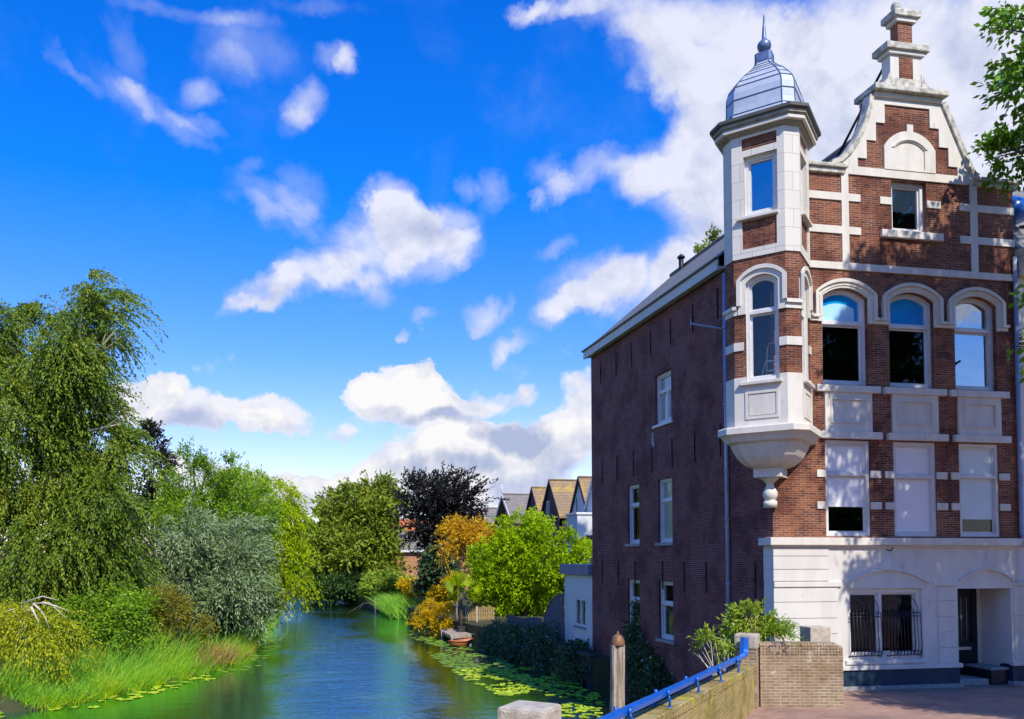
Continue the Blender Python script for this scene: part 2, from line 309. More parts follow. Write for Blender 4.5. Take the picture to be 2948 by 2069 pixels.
# ------------------------------------------------------------------ mesh helpers
class MB:
    def __init__(s): s.v = []; s.f = []; s.m = []; s.s = []
    def face(s, pts, mi=0, sm=False):
        i = len(s.v); s.v += [tuple(p) for p in pts]; s.f.append(tuple(range(i, i+len(pts)))); s.m.append(mi); s.s.append(sm); return s
    def add(s, vs, fs, mi=0, sm=False):
        i = len(s.v); s.v += [tuple(p) for p in vs]
        for f in fs: s.f.append(tuple(i+k for k in f)); s.m.append(mi); s.s.append(sm)
        return s
    def box(s, x0, x1, y0, y1, z0, z1, mi=0, mp=None):
        vs = [(x, y, z) for z in (z0, z1) for y in (y0, y1) for x in (x0, x1)]
        if mp: vs = [mp(*q) for q in vs]
        return s.add(vs, [(0, 2, 3, 1), (4, 5, 7, 6), (0, 1, 5, 4), (2, 6, 7, 3), (0, 4, 6, 2), (1, 3, 7, 5)], mi)
    def cbox(s, x0, x1, y0, y1, z0, z1, c=.015, mi=0, mp=None):       # a box with chamfered edges
        bm = bmesh.new(); bmesh.ops.create_cube(bm, size=1)
        for v in bm.verts: v.co = Vector(((x0+x1)/2+v.co.x*(x1-x0), (y0+y1)/2+v.co.y*(y1-y0), (z0+z1)/2+v.co.z*(z1-z0)))
        bmesh.ops.bevel(bm, geom=bm.edges[:], offset=min(c, (x1-x0)*.4, (y1-y0)*.4, (z1-z0)*.4), segments=2, affect='EDGES', profile=.6)
        bm.verts.index_update(); vs = [tuple(v.co) for v in bm.verts]
        if mp: vs = [mp(*q) for q in vs]
        s.add(vs, [[v.index for v in f.verts] for f in bm.faces], mi); bm.free(); return s
    def tube(s, pts, rad, n=8, mi=0, cap=True, sm=True):
        pts = [Vector(p) for p in pts]; rad = rad if isinstance(rad, (list, tuple)) else [rad]*len(pts)
        vs = []; ref = Vector((.31, .17, .93))
        for i, p in enumerate(pts):
            t = (pts[min(i+1, len(pts)-1)]-pts[max(i-1, 0)]).normalized()
            a = t.cross(ref if abs(t.dot(ref)) < .95 else Vector((1, 0, 0))).normalized(); b = t.cross(a)
            for k in range(n):
                q = 2*math.pi*k/n; vs.append(p+(a*math.cos(q)+b*math.sin(q))*rad[i])
        fs = [(i*n+k, i*n+(k+1) % n, (i+1)*n+(k+1) % n, (i+1)*n+k) for i in range(len(pts)-1) for k in range(n)]
        if cap: fs += [tuple(range(n-1, -1, -1)), tuple((len(pts)-1)*n+k for k in range(n))]
        return s.add(vs, fs, mi, sm)
    def rings(s, rings, mi=0, sm=False, cap0=False, cap1=False):      # loft through closed loops of equal length
        n = len(rings[0]); vs = [p for r in rings for p in r]
        fs = [(i*n+k, i*n+(k+1) % n, (i+1)*n+(k+1) % n, (i+1)*n+k) for i in range(len(rings)-1) for k in range(n)]
        if cap0: fs.append(tuple(range(n-1, -1, -1)))
        if cap1: fs.append(tuple((len(rings)-1)*n+k for k in range(n)))
        return s.add(vs, fs, mi, sm)
    def lathe(s, c, prof, n=20, mi=0, sm=True):
        return s.rings([[(c[0]+r*math.cos(2*math.pi*k/n), c[1]+r*math.sin(2*math.pi*k/n), c[2]+z) for k in range(n)] for r, z in prof], mi, sm, True, True)
    def plate(s, mp, outer, holes=(), w0=0., w1=.05, mi=0, mr=None, back=False):   # flat piece with holes, front at w0 and sides back to w1
        loops = [list(outer)]+[list(h) for h in holes]; flat = [p for l in loops for p in l]
        tr = tessellate_polygon([[Vector((u, v, 0)) for u, v in l] for l in loops])
        s.add([mp(u, v, w0) for u, v in flat], tr, mi)
        if back: s.add([mp(u, v, w1) for u, v in flat], [tuple(reversed(t)) for t in tr], mi)
        for l in loops:
            n = len(l)
            s.add([mp(u, v, w0) for u, v in l]+[mp(u, v, w1) for u, v in l], [(k, (k+1) % n, n+(k+1) % n, n+k) for k in range(n)], mi if mr is None else mr)
        return s
def link(o, parent=None): COL.objects.link(o); o.parent = parent; return o
def root(name, loc, label, cat, group=None):
    o = bpy.data.objects.new(name, None); o.location = loc; o.empty_display_size = .3; link(o)
    o['label'] = label; o['category'] = cat
    if group: o['group'] = group
    return o
def build(name, mb, mats, parent=None, base=None, label=None, cat=None, group=None, kind=None, fix=True):
    me = bpy.data.meshes.new(name); b = Vector(base if base is not None else (0, 0, 0))
    if parent is not None:
        b = parent.location.copy() if parent.parent is None else (parent.parent.location.copy())
    me.from_pydata([tuple(Vector(v)-b) for v in mb.v], [], mb.f)
    for q in (mats if isinstance(mats, (list, tuple)) else [mats]): me.materials.append(q)
    me.polygons.foreach_set('material_index', mb.m); me.polygons.foreach_set('use_smooth', mb.s)
    if fix:
        bm = bmesh.new(); bm.from_mesh(me); bmesh.ops.remove_doubles(bm, verts=bm.verts, dist=1e-5); bmesh.ops.recalc_face_normals(bm, faces=bm.faces); bm.to_mesh(me); bm.free()
    me.update()
    o = bpy.data.objects.new(name, me); link(o, parent)
    if parent is None: o.location = b
    for k, v in (('label', label), ('category', cat), ('group', group), ('kind', kind)):
        if v: o[k] = v
    return o
def rect(u0, u1, v0, v1): return [(u0, v0), (u1, v0), (u1, v1), (u0, v1)]
def arch(u0, u1, v0, vs, va, n=12):                                    # rectangle with a segmental head
    c = (u0+u1)/2; h = (u1-u0)/2; r = va-vs; rad = (h*h+r*r)/(2*r) if r > 0 else 1; a = math.asin(min(1, h/rad))
    pts = [(u0, v0), (u1, v0)]
    for i in range(n+1):
        t = a-2*a*i/n; pts.append((c+rad*math.sin(t), va-rad+rad*math.cos(t)))
    return pts
def arcband(u0, u1, vs, va, th, foot=None, n=14):                      # arched strip (th thick, outwards), with straight legs down to foot
    o = arch(u0-th, u1+th, 0, vs, va+th, n)[2:]; i = arch(u0, u1, 0, vs, va, n)[2:]
    if foot is None: return o+i[::-1]
    return [(u1+th, foot)]+o+[(u0-th, foot), (u0, foot)]+i[::-1]+[(u1, foot)]

# ================================================================== SETTING
def poly_sheet(name, pts, zf, mat, kind='structure', base=(0, 0, 0)):
    mb = MB(); tr = tessellate_polygon([[Vector((x, y, 0)) for x, y in pts]])
    mb.add([(x, y, zf(x, y) if callable(zf) else zf) for x, y in pts], tr); return build(name, mb, mat, kind=kind)
mb = MB(); mb.face([(-1500, -300, -2.6), (1500, -300, -2.6), (1500, 2200, -2.6), (-1500, 2200, -2.6)])
build('ground', mb, m_land, kind='structure')
WZ = -1.35
mb = MB(); mb.face([(-40, -60, WZ), (60, -60, WZ), (60, 190, WZ), (-40, 190, WZ)])
build('water', mb, m_water, kind='structure')
LEDGE = [(-30, -20), (-18, 12), (-11.5, 21.5), (-8.4, 25.0), (-6.9, 25.6), (-5.6, 27.6), (-4.3, 30.1), (-3.4, 31.6), (-2.3, 34.3), (-1.7, 41), (-1.3, 49.4), (-.9, 60), (-.3, 80), (.4, 105), (1.0, 135)]
REDGE = [(11.6, 12), (11.2, 17.0), (11.05, 26.8), (10.4, 27.0), (10.4, 31), (9.95, 39), (9.3, 41.3), (8.5, 47.7), (8.1, 52.5), (8.1, 58.3), (6.8, 68.5), (5.0, 82.9), (3.4, 105), (2.6, 135)]
def bank(name, edge, side, zt, mat):
    mb = MB(); offs = [(0, -1.75), (.05, WZ-.02), (.35, WZ+.10), (1.6, zt-.25), (4.5, zt), (30, zt+.1), (900, zt+.1)]
    rows = [[(x+side*o, y, z) for x, y in edge] for o, z in offs]
    n = len(edge)
    mb.add([p for r in rows for p in r], [(i*n+k, i*n+k+1, (i+1)*n+k+1, (i+1)*n+k) for i in range(len(rows)-1) for k in range(n-1)])
    return build(name, mb, mat, kind='structure')
bank('left_bank', LEDGE, -1, -.75, m_earth)
mb = MB(); n = len(REDGE); offs = [(0, -1.75), (.0, -.45), (.3, -.40), (6, -.25), (900, -.2)]
rows = [[(x+o, y, z) for x, y in REDGE] for o, z in offs]
mb.add([p for r in rows for p in r], [(i*n+k, i*n+k+1, (i+1)*n+k+1, (i+1)*n+k) for i in range(len(rows)-1) for k in range(n-1)])
build('right_bank', mb, m_earth, kind='structure')
mb = MB(); mb.face([(-900, 134, -.8), (900, 134, -.8), (900, 2000, -.6), (-900, 2000, -.6)]); mb.face([(-40, 134, -1.7), (40, 134, -1.7), (40, 134, -.8), (-40, 134, -.8)])
build('far_bank', mb, m_land, kind='structure')
# street with its gentle ramp up to the bridge crown
NP, PP = Vector((2.02, 6.75, 0)), Vector((9.42, 15.65, 0))            # near and far pillars of the parapet
BD = (PP-NP).normalized(); BN = Vector((BD.y, -BD.x, 0))               # along the parapet, and towards the street side
def streetz(x, y): return 0.0 + 1.45*max(0, min(1, (14.2-y)/14.2))**1.15
pts = []
mb = MB()
ys = [17.6, 16.6, 15.6, 14.4, 13, 11, 9, 6, 3, 0, -6, -20]
xl = lambda y: 11.0 if y > 15.6 else (NP.x+(y-NP.y)*BD.x/BD.y+.1)
cols = 8
vs = [(xl(y)+(60-xl(y))*k/cols, y, streetz(0, y)) for y in ys for k in range(cols+1)]
mb.add(vs, [(j*(cols+1)+k, (j+1)*(cols+1)+k, (j+1)*(cols+1)+k+1, j*(cols+1)+k+1) for j in range(len(ys)-1) for k in range(cols)])
build('street', mb, m_pave, kind='structure')

# ================================================================== CORNER HOUSE
XC, YC = 11.02, 17.15
XE, YE = 17.75, 28.68
house = root('corner_house', (XC, YC, 0), 'tall brick corner house with white stone trim, stepped gable and zinc domed corner turret', 'house')
fac = lambda u, v, w_: (u, YC+w_, v)
sid = lambda u, v, w_: (XC+w_, u, v)
WIN = [(12.37, 13.59), (14.17, 15.40), (15.99, 17.17)]
LOW = [(12.40, 13.58), (14.22, 15.39), (16.03, 17.16)]
GW = (14.31, 15.27)
GLF = [(12.66, 12.54), (12.92, 12.66), (13.16, 12.88), (13.41, 13.22), (13.58, 13.58), (13.70, 13.92), (13.78, 14.32)]
GC = 14.78
GRL = [(16.72, 12.54), (16.58, 12.60), (16.45, 12.80), (16.26, 13.22), (16.09, 13.58), (15.92, 13.96), (15.75, 14.32)]
GRT = [(2*GC-u, v) for u, v in GLF][::-1]
outer = [(XC+.004, 3.45), (XE, 3.45), (XE, 12.42), (16.72, 12.42)]+GRL[1:]+[(u, v) for u, v in GLF[::-1][:-1]]+[(12.66, 12.42), (XC+.004, 12.42)]
holes = [arch(a, b, 7.23, 9.33, 9.55) for a, b in WIN]+[rect(a, b, 3.62, 5.90) for a, b in LOW]+[rect(GW[0], GW[1], 11.03, 12.30)]
mb = MB(); mb.plate(fac, outer, holes, 0, .34); mb.plate(fac, [(XC+.03, 3.5), (XE-.03, 3.5), (XE-.03, 12.4), (XC+.03, 12.4)], holes, .335, .34)
mb.face([(u, YC+.34, v) for u, v in outer[4:-2]])
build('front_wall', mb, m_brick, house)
# side wall along the canal, its raised flank beside the turret, rear and party walls
SW = [(22.20, 23.28, 7.17, 8.70), (24.51, 25.43, 3.55, 5.49), (22.21, 23.15, 3.55, 5.48), (24.51, 25.48, .62, 2.38), (22.21, 23.16, .65, 2.39)]
mb = MB(); mb.plate(sid, [(YC+.001, -1.8), (YE, -1.8), (YE, 10.62), (19.1, 10.62), (19.1, 12.22), (YC+.36, 12.36), (YC+.001, 12.36)], [rect(*q) for q in SW], 0, .3)
mb.box(XC+.301, XC+.32, YC+.35, 19.1, 10.6, 12.2)
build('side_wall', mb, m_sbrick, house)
mb = MB(); mb.add([(XC+.01, YE-.01, -1.8), (XE, YE-.01, -1.8), (XE, YE-.01, 10.6), (14.4, YE-.01, 13.7), (XC+.01, YE-.01, 10.6)], [(0, 1, 2, 3, 4)])
mb.face([(XE-.01, YC+.4, -.3), (XE-.01, YE, -.3), (XE-.01, YE, 12.2), (XE-.01, YC+.4, 12.2)])
build('rear_wall', mb, m_sbrick, house)
mb = MB()
for z in (-.2, 3.3, 6.6, 9.9): mb.box(XC+.33, XE-.05, YC+.36, YE-.05, z, z+.15)
for y in (19.6, 22.0, 23.9, 26.0): mb.box(XC+.33, XE-.05, y, y+.08, -.1, 10.3)
mb.box(13.4, 13.48, YC+1.2, YE-.1, -.1, 10.3)
mb.box(13.0, 16.5, 19.5, 19.6, 10.0, 12.6)
build('room_partition', mb, m_dark, house)
# roof, ridge, eaves
mb = MB(); e0, e1, rz = 10.86, 10.86, 13.98
mb.add([(10.78, 19.1, e0), (10.78, 28.85, e0), (14.4, 28.85, rz), (14.4, YC+.36, rz), (10.78, YC+.36, e0+.0)], [(0, 1, 2, 3)])
mb.face([(18.0, YC+.36, e0), (18.0, 28.85, e0), (14.4, 28.85, rz), (14.4, YC+.36, rz)])
roof = build('roof', mb, m_roof, house, fix=False)
mb = MB(); mb.tube([(14.4, YC+.4, rz+.02), (14.4, 28.9, rz+.02)], .09, 8); build('ridge_cap', mb, m_roof, roof)
mb = MB(); mb.tube([(14.2, 27.7, 13.5), (14.2, 27.7, 14.25)], .09, 10); mb.lathe((14.2, 27.7, 14.23), [(.0, 0), (.14, .0), (.14, .06), (.02, .16)], 10); build('roof_vent', mb, m_iron, roof)
mb = MB(); mb.cbox(10.78, 10.84, 19.1, 28.86, 10.56, 10.83, .01); mb.box(10.84, XC-.001, 19.1, 28.8, 10.60, 10.66); mb.box(10.845, 10.87, 19.1, 28.75, 10.57, 10.599)
gut = build('eaves_board', mb, m_white, house)
mb = MB(); mb.cbox(10.72, 10.86, 19.1, 28.92, 10.83, 10.89, .02); build('gutter_edge', mb, m_gutter, gut)
mb = MB()
for z in (.0,): mb.tube([(XC-.06, 19.05, 10.45), (XC-.06, 19.05, -.4)], .05, 12)
for z in (9.0, 5.3, 4.05, .8, 2.4, 7.0): mb.tube([(XC-.06, 19.05, z), (XC-.06, 19.05, z+.07)], .063, 12)
build('downpipe', mb, m_pipe, house)
mb = MB(); mb.tube([(XC-.05, 19.2, 9.05), (XC-.18, 19.7, 9.25), (XC-.45, 20.1, 9.42)], .025, 8); mb.tube([(XC-.45, 20.1, 9.3), (XC-.45, 20.1, 9.55)], .02, 8)
build('wall_hook', mb, m_pipe, house)
for z0, z1, ys in ((9.40, 10.2, (27.75, 26.3, 25.03, 23.57, 22.2, 20.85, 19.5)), (5.75, 6.62, (27.64, 26.29, 24.93, 23.55, 22.18, 20.82, 19.45)), (2.15, 3.0, (27.7, 26.24, 24.86, 22.85, 21.5, 20.26, 17.9))):
    for y in ys:
        mb = MB(); mb.cbox(XC-.035, XC+.01, y-.022, y+.022, z0, z1, .01); mb.cbox(XC-.05, XC, y-.035, y+.035, (z0+z1)/2-.05, (z0+z1)/2+.05, .01)
        build('wall_anchor', mb, m_iron, house)
mb = MB(); mb.cbox(XC-.012, XC+.01, 23.98, 24.2, 3.08, 3.38, .006); build('air_grate', mb, m_iron, house)
mb = MB(); mb.plate(sid, [(23.35, 6.55), (23.52, 6.5), (23.58, 6.75), (23.5, 7.0), (23.38, 6.92)], (), -.006, .004); build('mortar_patch', mb, m_kerb, house)

def window(mp, u0, u1, v0, v1, va=None, transom=None, mull=None, glass=m_glass, dep=.10, fw=.075, blinds=(), tglass=None, extra=None, bdep=.105, name='window', label=None):
    def loop(a, b, c, d, arched=False): return arch(a, b, c, d, d+(va-v1)*(b-a)/(u1-u0)) if arched and va else rect(a, b, c, d)
    fr = MB(); panes = []
    vt = v1
    if transom: panes.append((u0+fw, u1-fw, transom+.035, v1-fw*(.4 if va else 1), True)); vt = transom-.035+fw
    cuts = [u0+fw, u1-fw] if mull is None else [u0+fw, mull-.04, mull+.04, u1-fw]
    for k in range(0, len(cuts), 2): panes.append((cuts[k], cuts[k+1], v0+fw+.02, vt-fw, transom is None))
    hl = [loop(a, b, c, d, t) for a, b, c, d, t in panes]
    fr.plate(mp, loop(u0, u1, v0, v1, True), hl, dep, dep+.10)
    for i, (a, b, c, d, t) in enumerate(panes):
        q = .045
        fr.plate(mp, loop(a, b, c, d, t), [loop(a+q, b-q, c+q, d-q*(.6 if t and va else 1), t)], dep+.04+.03*(i % 2), dep+.11)
    o = build(name, fr, m_frame, house, label=label)
    for i, (a, b, c, d, t) in enumerate(panes):
        gm = MB(); gm.plate(mp, loop(a+.03, b-.03, c+.03, d-.02, t), (), dep+.085, dep+.09)
        build('pane', gm, (tglass if (tglass and i == 0) else glass), o, fix=False)
    for (a, b, c, d, mt) in blinds:
        bmx = MB(); bmx.plate(mp, rect(a, b, c, d), (), dep+bdep, dep+bdep+.006, back=True); build('blind', bmx, mt, o)
    return o
def sill(mp, u0, u1, v0, v1, pr, mat=m_stone, name='window_sill', dep=.12):
    mb = MB(); mb.cbox(u0, u1, v0, v1, -pr, dep, .012, mp=lambda a, b, c: mp(a, b, c)); return build(name, mb, mat, house)
# upper front windows with arched hoods
for k, (a, b) in enumerate(WIN):
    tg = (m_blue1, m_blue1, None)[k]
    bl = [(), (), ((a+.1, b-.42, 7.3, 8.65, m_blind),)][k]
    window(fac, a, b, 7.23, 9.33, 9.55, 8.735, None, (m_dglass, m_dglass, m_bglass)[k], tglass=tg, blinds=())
    mb = MB(); th = .20
    mb.plate(fac, arcband(a, b, 9.34, 9.555, th, 8.72), (), -.05, .02)
    mb.plate(fac, arcband(a-.13, b+.13, 9.42, 9.69, .08, 8.84), (), -.10, -.045)
    mb.plate(fac, arcband(a-.05, b+.05, 9.36, 9.61, .035, 8.84), (), -.07, -.045)
    hl, hr = max(a-.31, 11.95), b+.30
    for (p, q) in ((hl, a-.12), (b+.12, hr)):
        mb.cbox(p, q, 8.72, 8.80, -.06, .02, .01, mp=lambda u, v, w_: fac(u, v, w_)); mb.cbox(p-.015, q+.015, 8.80, 8.87, -.11, .02, .015, mp=lambda u, v, w_: fac(u, v, w_))
    build('window_hood', mb, m_stone, house)
    sill(fac, a-.21, b+.26, 7.04, 7.20, .10)
    mb = MB(); pa, pb = a+.02, b+.05
    mb.plate(fac, rect(pa, pb, 6.10, 7.05), [rect(pa+.14, pb-.14, 6.30, 6.90)], -.05, .02); mb.plate(fac, rect(pa+.14, pb-.14, 6.30, 6.90), [rect(pa+.18, pb-.18, 6.34, 6.86)], -.07, -.02); mb.plate(fac, rect(pa+.18, pb-.18, 6.34, 6.86), (), -.03, .0)
    build('breast_panel', mb, m_stone, house)
    mb = MB(); mb.cbox(a-.12, b+.28, 5.93, 6.10, -.10, .12, .012, mp=fac); build('string_ledge', mb, m_stone, house)
mb = MB(); mb.plate(fac, arch(12.50, 13.36, 8.82, 9.12, 9.24), (), .176, .183); build('blue_curtain', mb, m_blue2, house)
for k, (a, b) in enumerate(LOW):
    bl = [((a+.09, b-.09, 4.32, 5.80, m_blind),), ((a+.09, b-.09, 3.72, 5.80, m_blind),), ((a+.09, b-.09, 4.05, 5.80, m_tblind),)][k]
    window(fac, a, b, 3.60, 5.90, None, 5.09 if k != 1 else 5.06, None, m_dglass, blinds=bl, fw=.08, dep=.03, bdep=.072)
    for z in (5.01, 4.26):
        for (p, q) in ((max(a-.24, 12.15), a-.002), (b+.002, b+.29)):
            mb = MB(); mb.cbox(p, q, z, z+.175, -.03, .02, .008, mp=fac); build('quoin_block', mb, m_stone, house)
# bands and crosses of the upper storey
mb = MB(); mb.cbox(11.5, XE, 10.0, 10.17, -.035, .02, .006, mp=fac); build('storey_band', mb, m_stone, house)
for (p, q, h0, h1) in ((12.93, 13.12, 11.72, 13.44), (16.50, 16.69, 16.20, XE)):
    ux = [h0, h1]
    L = [(p, 10.171), (q, 10.171)]
    for z0, z1 in ((10.87, 11.05), (11.68, 11.86)): L += [(q, z0), (h1, z0), (h1, z1), (q, z1)]
    L += [(q, 12.40), (p, 12.40)]
    for z0, z1 in ((11.68, 11.86), (10.87, 11.05)): L += [(p, z1), (h0, z1), (h0, z0), (p, z0)]
    mb = MB(); mb.plate(fac, L, (), -.033, .02); build('stone_cross', mb, m_stone, house)
window(fac, GW[0], GW[1], 11.03, 12.30, None, None, None, m_glass, fw=.09, blinds=((GW[0]+.05, GW[1]-.05, 11.62, 12.25, m_tblind),))
for (p, q, z0, z1, pr) in ((13.98, 14.305, 11.68, 11.86, .03), (15.275, 15.66, 11.68, 11.86, .03)):
    mb = MB(); mb.cbox(p, q, z0, z1, -pr, .02, .008, mp=fac); build('quoin_block', mb, m_stone, house)
sill(fac, 13.97, 15.67, 10.86, 11.04, .09)
# gable face: white border round the stepped brick field, blind arch, copings
ST = [(13.38, 12.54), (13.38, 12.76), (13.63, 12.76), (13.63, 13.22), (13.89, 13.22), (13.89, 13.68), (14.14, 13.68), (14.14, 14.15)]
stair = ST+[(2*GC-u-.03, v) for u, v in ST[::-1]]
gp = [(13.10, 12.34), (16.40, 12.34), (16.70, 12.42)]+GRL[1:]+[(u, v) for u, v in GLF[::-1][:-1]]+[(12.64, 12.42)]
mb = MB(); mb.plate(fac, gp, [stair[::-1]], -.035, .02); build('gable_border', mb, m_stone, house)
al = arch(14.10, 15.52, 12.541, 13.10, 13.53)
i0 = min(range(2, len(al)), key=lambda i: abs(al[i][0]-14.82))
key = al[:i0]+[(14.91, 13.52), (14.91, 13.70), (14.74, 13.70), (14.74, 13.52)]+al[i0+1:]
hole = arch(14.38, 15.22, 12.59, 13.08, 13.27)
mb = MB(); mb.plate(fac, key, [hole], -.05, .02); mb.plate(fac, hole, (), -.02, .0); mb.plate(fac, arcband(14.36, 15.24, 13.10, 13.30, .05), (), -.075, -.045)
build('blind_arch', mb, m_stone, house)
for sgn, L in ((1, GLF), (-1, GRL)):
    mb = MB()
    r0 = []
    for i, (u, v) in enumerate(L):
        a = L[max(i-1, 0)]; b = L[min(i+1, len(L)-1)]; t = Vector((b[0]-a[0], b[1]-a[1])).normalized(); nn_ = Vector((-t.y, t.x))*sgn
        p0 = Vector((u, v))-nn_*.05; p1 = Vector((u, v))+nn_*.07
        r0.append([(p0.x, YC-.09, p0.y), (p1.x, YC-.10, p1.y), (p1.x, YC+.16, p1.y), (p0.x, YC+.16, p0.y)])
    mb.rings(r0, 0, False, True, True); build('gable_coping', mb, m_old, house)
for (p, q) in ((11.4, 13.06), (16.52, 17.92)):
    mb = MB(); mb.cbox(p, q, YC-.14, YC+.34, 12.44, 12.53, .02); mb.cbox(p+.03, q-.05, YC-.08, YC+.4, 12.32, 12.44, .015); build('parapet_coping', mb, m_old, house)
def block(name, hw, y0, y1, z0, z1, mat, ch=.02):
    mb = MB(); mb.cbox(GC-hw, GC+hw, YC+y0, YC+y1, z0, z1, ch); return build(name, mb, mat, house)
c1 = block('gable_cornice', .92, -.10, .50, 14.30, 14.42, m_stone); block('gable_cornice', 1.02, -.22, .56, 14.42, 14.56, m_old)
mb = MB()
for sx in (-1, 1):
    pr = [(GC+sx*.42, 14.56), (GC+sx*.74, 14.56), (GC+sx*.74, 14.66), (GC+sx*.62, 14.72), (GC+sx*.52, 14.82), (GC+sx*.48, 14.95), (GC+sx*.42, 15.0)]
    mb.plate(fac, pr, (), -.02, .32, back=True)
mb.cbox(GC-.42, GC+.42, YC-.02, YC+.32, 14.561, 14.86, .02)
build('pedestal_foot', mb, m_old, house)
mb = MB(); mb.cbox(GC-.43, GC+.43, YC-.0, YC+.30, 14.86, 15.44, .015); ped = build('pedestal', mb, m_stone, house)
mb = MB(); mb.box(GC-.19, GC+.19, YC-.012, YC+.02, 14.84, 15.40); build('brick_inset', mb, m_brick, ped)
block('pedestal_cap', .50, -.06, .36, 15.44, 15.54, m_stone); block('pedestal_cap', .60, -.12, .42, 15.54, 15.70, m_old)
mb = MB(); mb.cbox(GC-.20, GC+.20, YC+.0, YC+.26, 15.70, 16.30, .01); build('brick_pier', mb, m_brick, house)
block('pier_cap', .28, -.06, .32, 16.27, 16.38, m_stone); block('pier_cap', .37, -.12, .38, 16.38, 16.54, m_old)
mb = MB(); mb.lathe((GC-.18, YC+.08, 16.54), [(.05, 0), (.05, .04), (.09, .08), (.115, .16), (.10, .23), (.05, .28), (.01, .29)], 14); build('ball_finial', mb, m_old, house)
mb = MB(); mb.tube([(14.53, 17.6, 15.39), (13.79, 18.5, 13.35)], .034, 8); build('stay_rod', mb, m_iron, house)

# ---- ground floor in white stucco
DO = (15.86, 17.36); GWN = (12.88, 14.88)
mb = MB()
wl = [(XC-.001, .5), (15.859, .5), (15.859, 2.36), (17.361, 2.36), (17.361, .5), (XE, .5), (XE, 3.40), (XC-.001, 3.40)]
mb.plate(fac, wl, [rect(GWN[0], GWN[1], .71, 2.38)], -.05, .30)
mb.box(XC-.03, XC+.02, YC-.049, YC+.35, .3, 3.40)
build('ground_floor_wall', mb, m_stucco, house)
mb = MB()
rows = [(.60, .94), (.955, 1.32), (1.335, 1.69), (1.705, 2.07), (2.085, 2.40), (2.57, 2.83), (2.845, 3.14), (3.155, 3.34)]
for z0, z1 in rows:
    mb.cbox(XC-.045, 12.62 if z0 < 2.5 else 12.40, z0, z1, -.075, .0, .006, mp=fac)
    mb.box(XC-.05, XC-.028, YC-.07, YC+.33, z0, z1)
    pass
build('rusticated_blocks', mb, m_stucco, house)
for (p, q) in ((15.30, 15.80), (17.44, XE-.01)):
    mb = MB()
    for z0, z1 in rows:
        if z0 < 2.5: mb.cbox(p, q, z0, z1, -.075, .0, .006, mp=fac)
    build('rusticated_blocks', mb, m_stucco, house)
for (p, q) in ((XC-.05, 12.72), (15.20, 15.85), (17.40, XE)):
    mb = MB(); mb.cbox(p, q, 2.43, 2.545, -.10, .0, .01, mp=fac); build('impost_band', mb, m_stucco, house)
for (a, b, va) in ((12.86, 15.02, 2.80), (15.90, 17.46, 2.80)):
    mb = MB(); mb.plate(fac, arcband(a, b, 2.50, va, .045), (), -.10, -.04); c = (a+b)/2
    for t in (-.55, -.28, .28, .55):                                  # joints between the arch stones
        x0 = c+t*(b-a)*.55; x1 = c+t*(b-a)*.8; zz0 = va-.9*abs(t)**2*.6+.06
        mb.plate(fac, [(x0-.006, zz0), (x0+.006, zz0), (x1+.006, 3.33), (x1-.006, 3.33)], (), -.053, -.04)
    mb.add([fac(c-.13, va+.03, -.05), fac(c+.13, va+.03, -.05), fac(c, va+.03, -.20), fac(c+.02, 3.34, -.05), fac(c+.1, 3.34, -.05)], [(0, 2, 1), (0, 3, 2), (2, 3, 4), (2, 4, 1)])
    build('arch_moulding', mb, m_stucco, house)
mb = MB(); mb.cbox(XC-.17, XE, 3.40, 3.58, -.17, .02, .015, mp=fac); mb.cbox(XC-.10, XE, 3.35, 3.40, -.10, .0, .01, mp=fac); mb.box(XC-.165, XC-.002, YC+.02, YC+.35, 3.40, 3.575)
build('cornice_band', mb, m_stone, house)
for (p, q) in ((XC-.08, 15.92), (17.33, XE)):
    mb = MB(); mb.cbox(p, q, .47, .57, -.12, .0, .012, mp=fac); build('plinth_moulding', mb, m_stucco, house)
    mb = MB(); mb.box(p+.02, q-.06, YC-.075, YC+.3, .05, .47); build('plinth', mb, m_navy, house)
    mb = MB(); mb.cbox(p-.01, q-.01, YC-.13, YC+.3, -.05, .09, .01); build('plinth_kerb', mb, m_kerb, house)
window(fac, GWN[0], GWN[1], .71, 2.38, None, None, 13.80, m_dglass, dep=.02, fw=.11, blinds=((GWN[0]+.1, 13.72, .8, 2.3, m_gblind), (13.88, GWN[1]-.1, 1.6, 2.3, m_gblind)))
sill(fac, 12.80, 14.98, .60, .70, .10, m_stucco)
for (a, b) in ((12.90, 13.72), (13.96, 14.78)):                        # bellied iron window grilles
    mb = MB(); r = .012
    for z in (.80, .90, 1.72, 1.80): mb.tube([fac(a, z, -.10), fac(b, z, -.10)], r, 6)
    for i in range(10):
        u = a+(b-a)*i/9; top = 1.86 if 0 < i < 9 else 1.82
        mb.tube([fac(u, .80, -.10), fac(u, 1.0, -.15), fac(u, 1.3, -.13), fac(u, top, -.10)], .009, 6)
    for i in (0, 9): mb.tube([fac(a+(b-a)*i/9, .78, -.10), fac(a+(b-a)*i/9, .78, .02)], r, 6)
    arcp = [fac((a+b)/2+(b-a)*.45*math.cos(t), 1.80+.42*math.sin(t), -.09) for t in np.linspace(0, math.pi, 13)]; mb.tube(arcp, .009, 6)
    arcp = [fac((a+b)/2+(b-a)*.28*math.cos(t), 1.80+.26*math.sin(t), -.09) for t in np.linspace(0, math.pi, 11)]; mb.tube(arcp, .007, 6)
    for u in (a+.2, b-.2, b-.03):
        for dx in (-.035, .035): mb.tube([fac(u+dx+.028*math.cos(t), .85+.028*math.sin(t), -.11) for t in np.linspace(0, 5.5, 9)], .006, 5)
    build('window_grille', mb, m_iron, house)
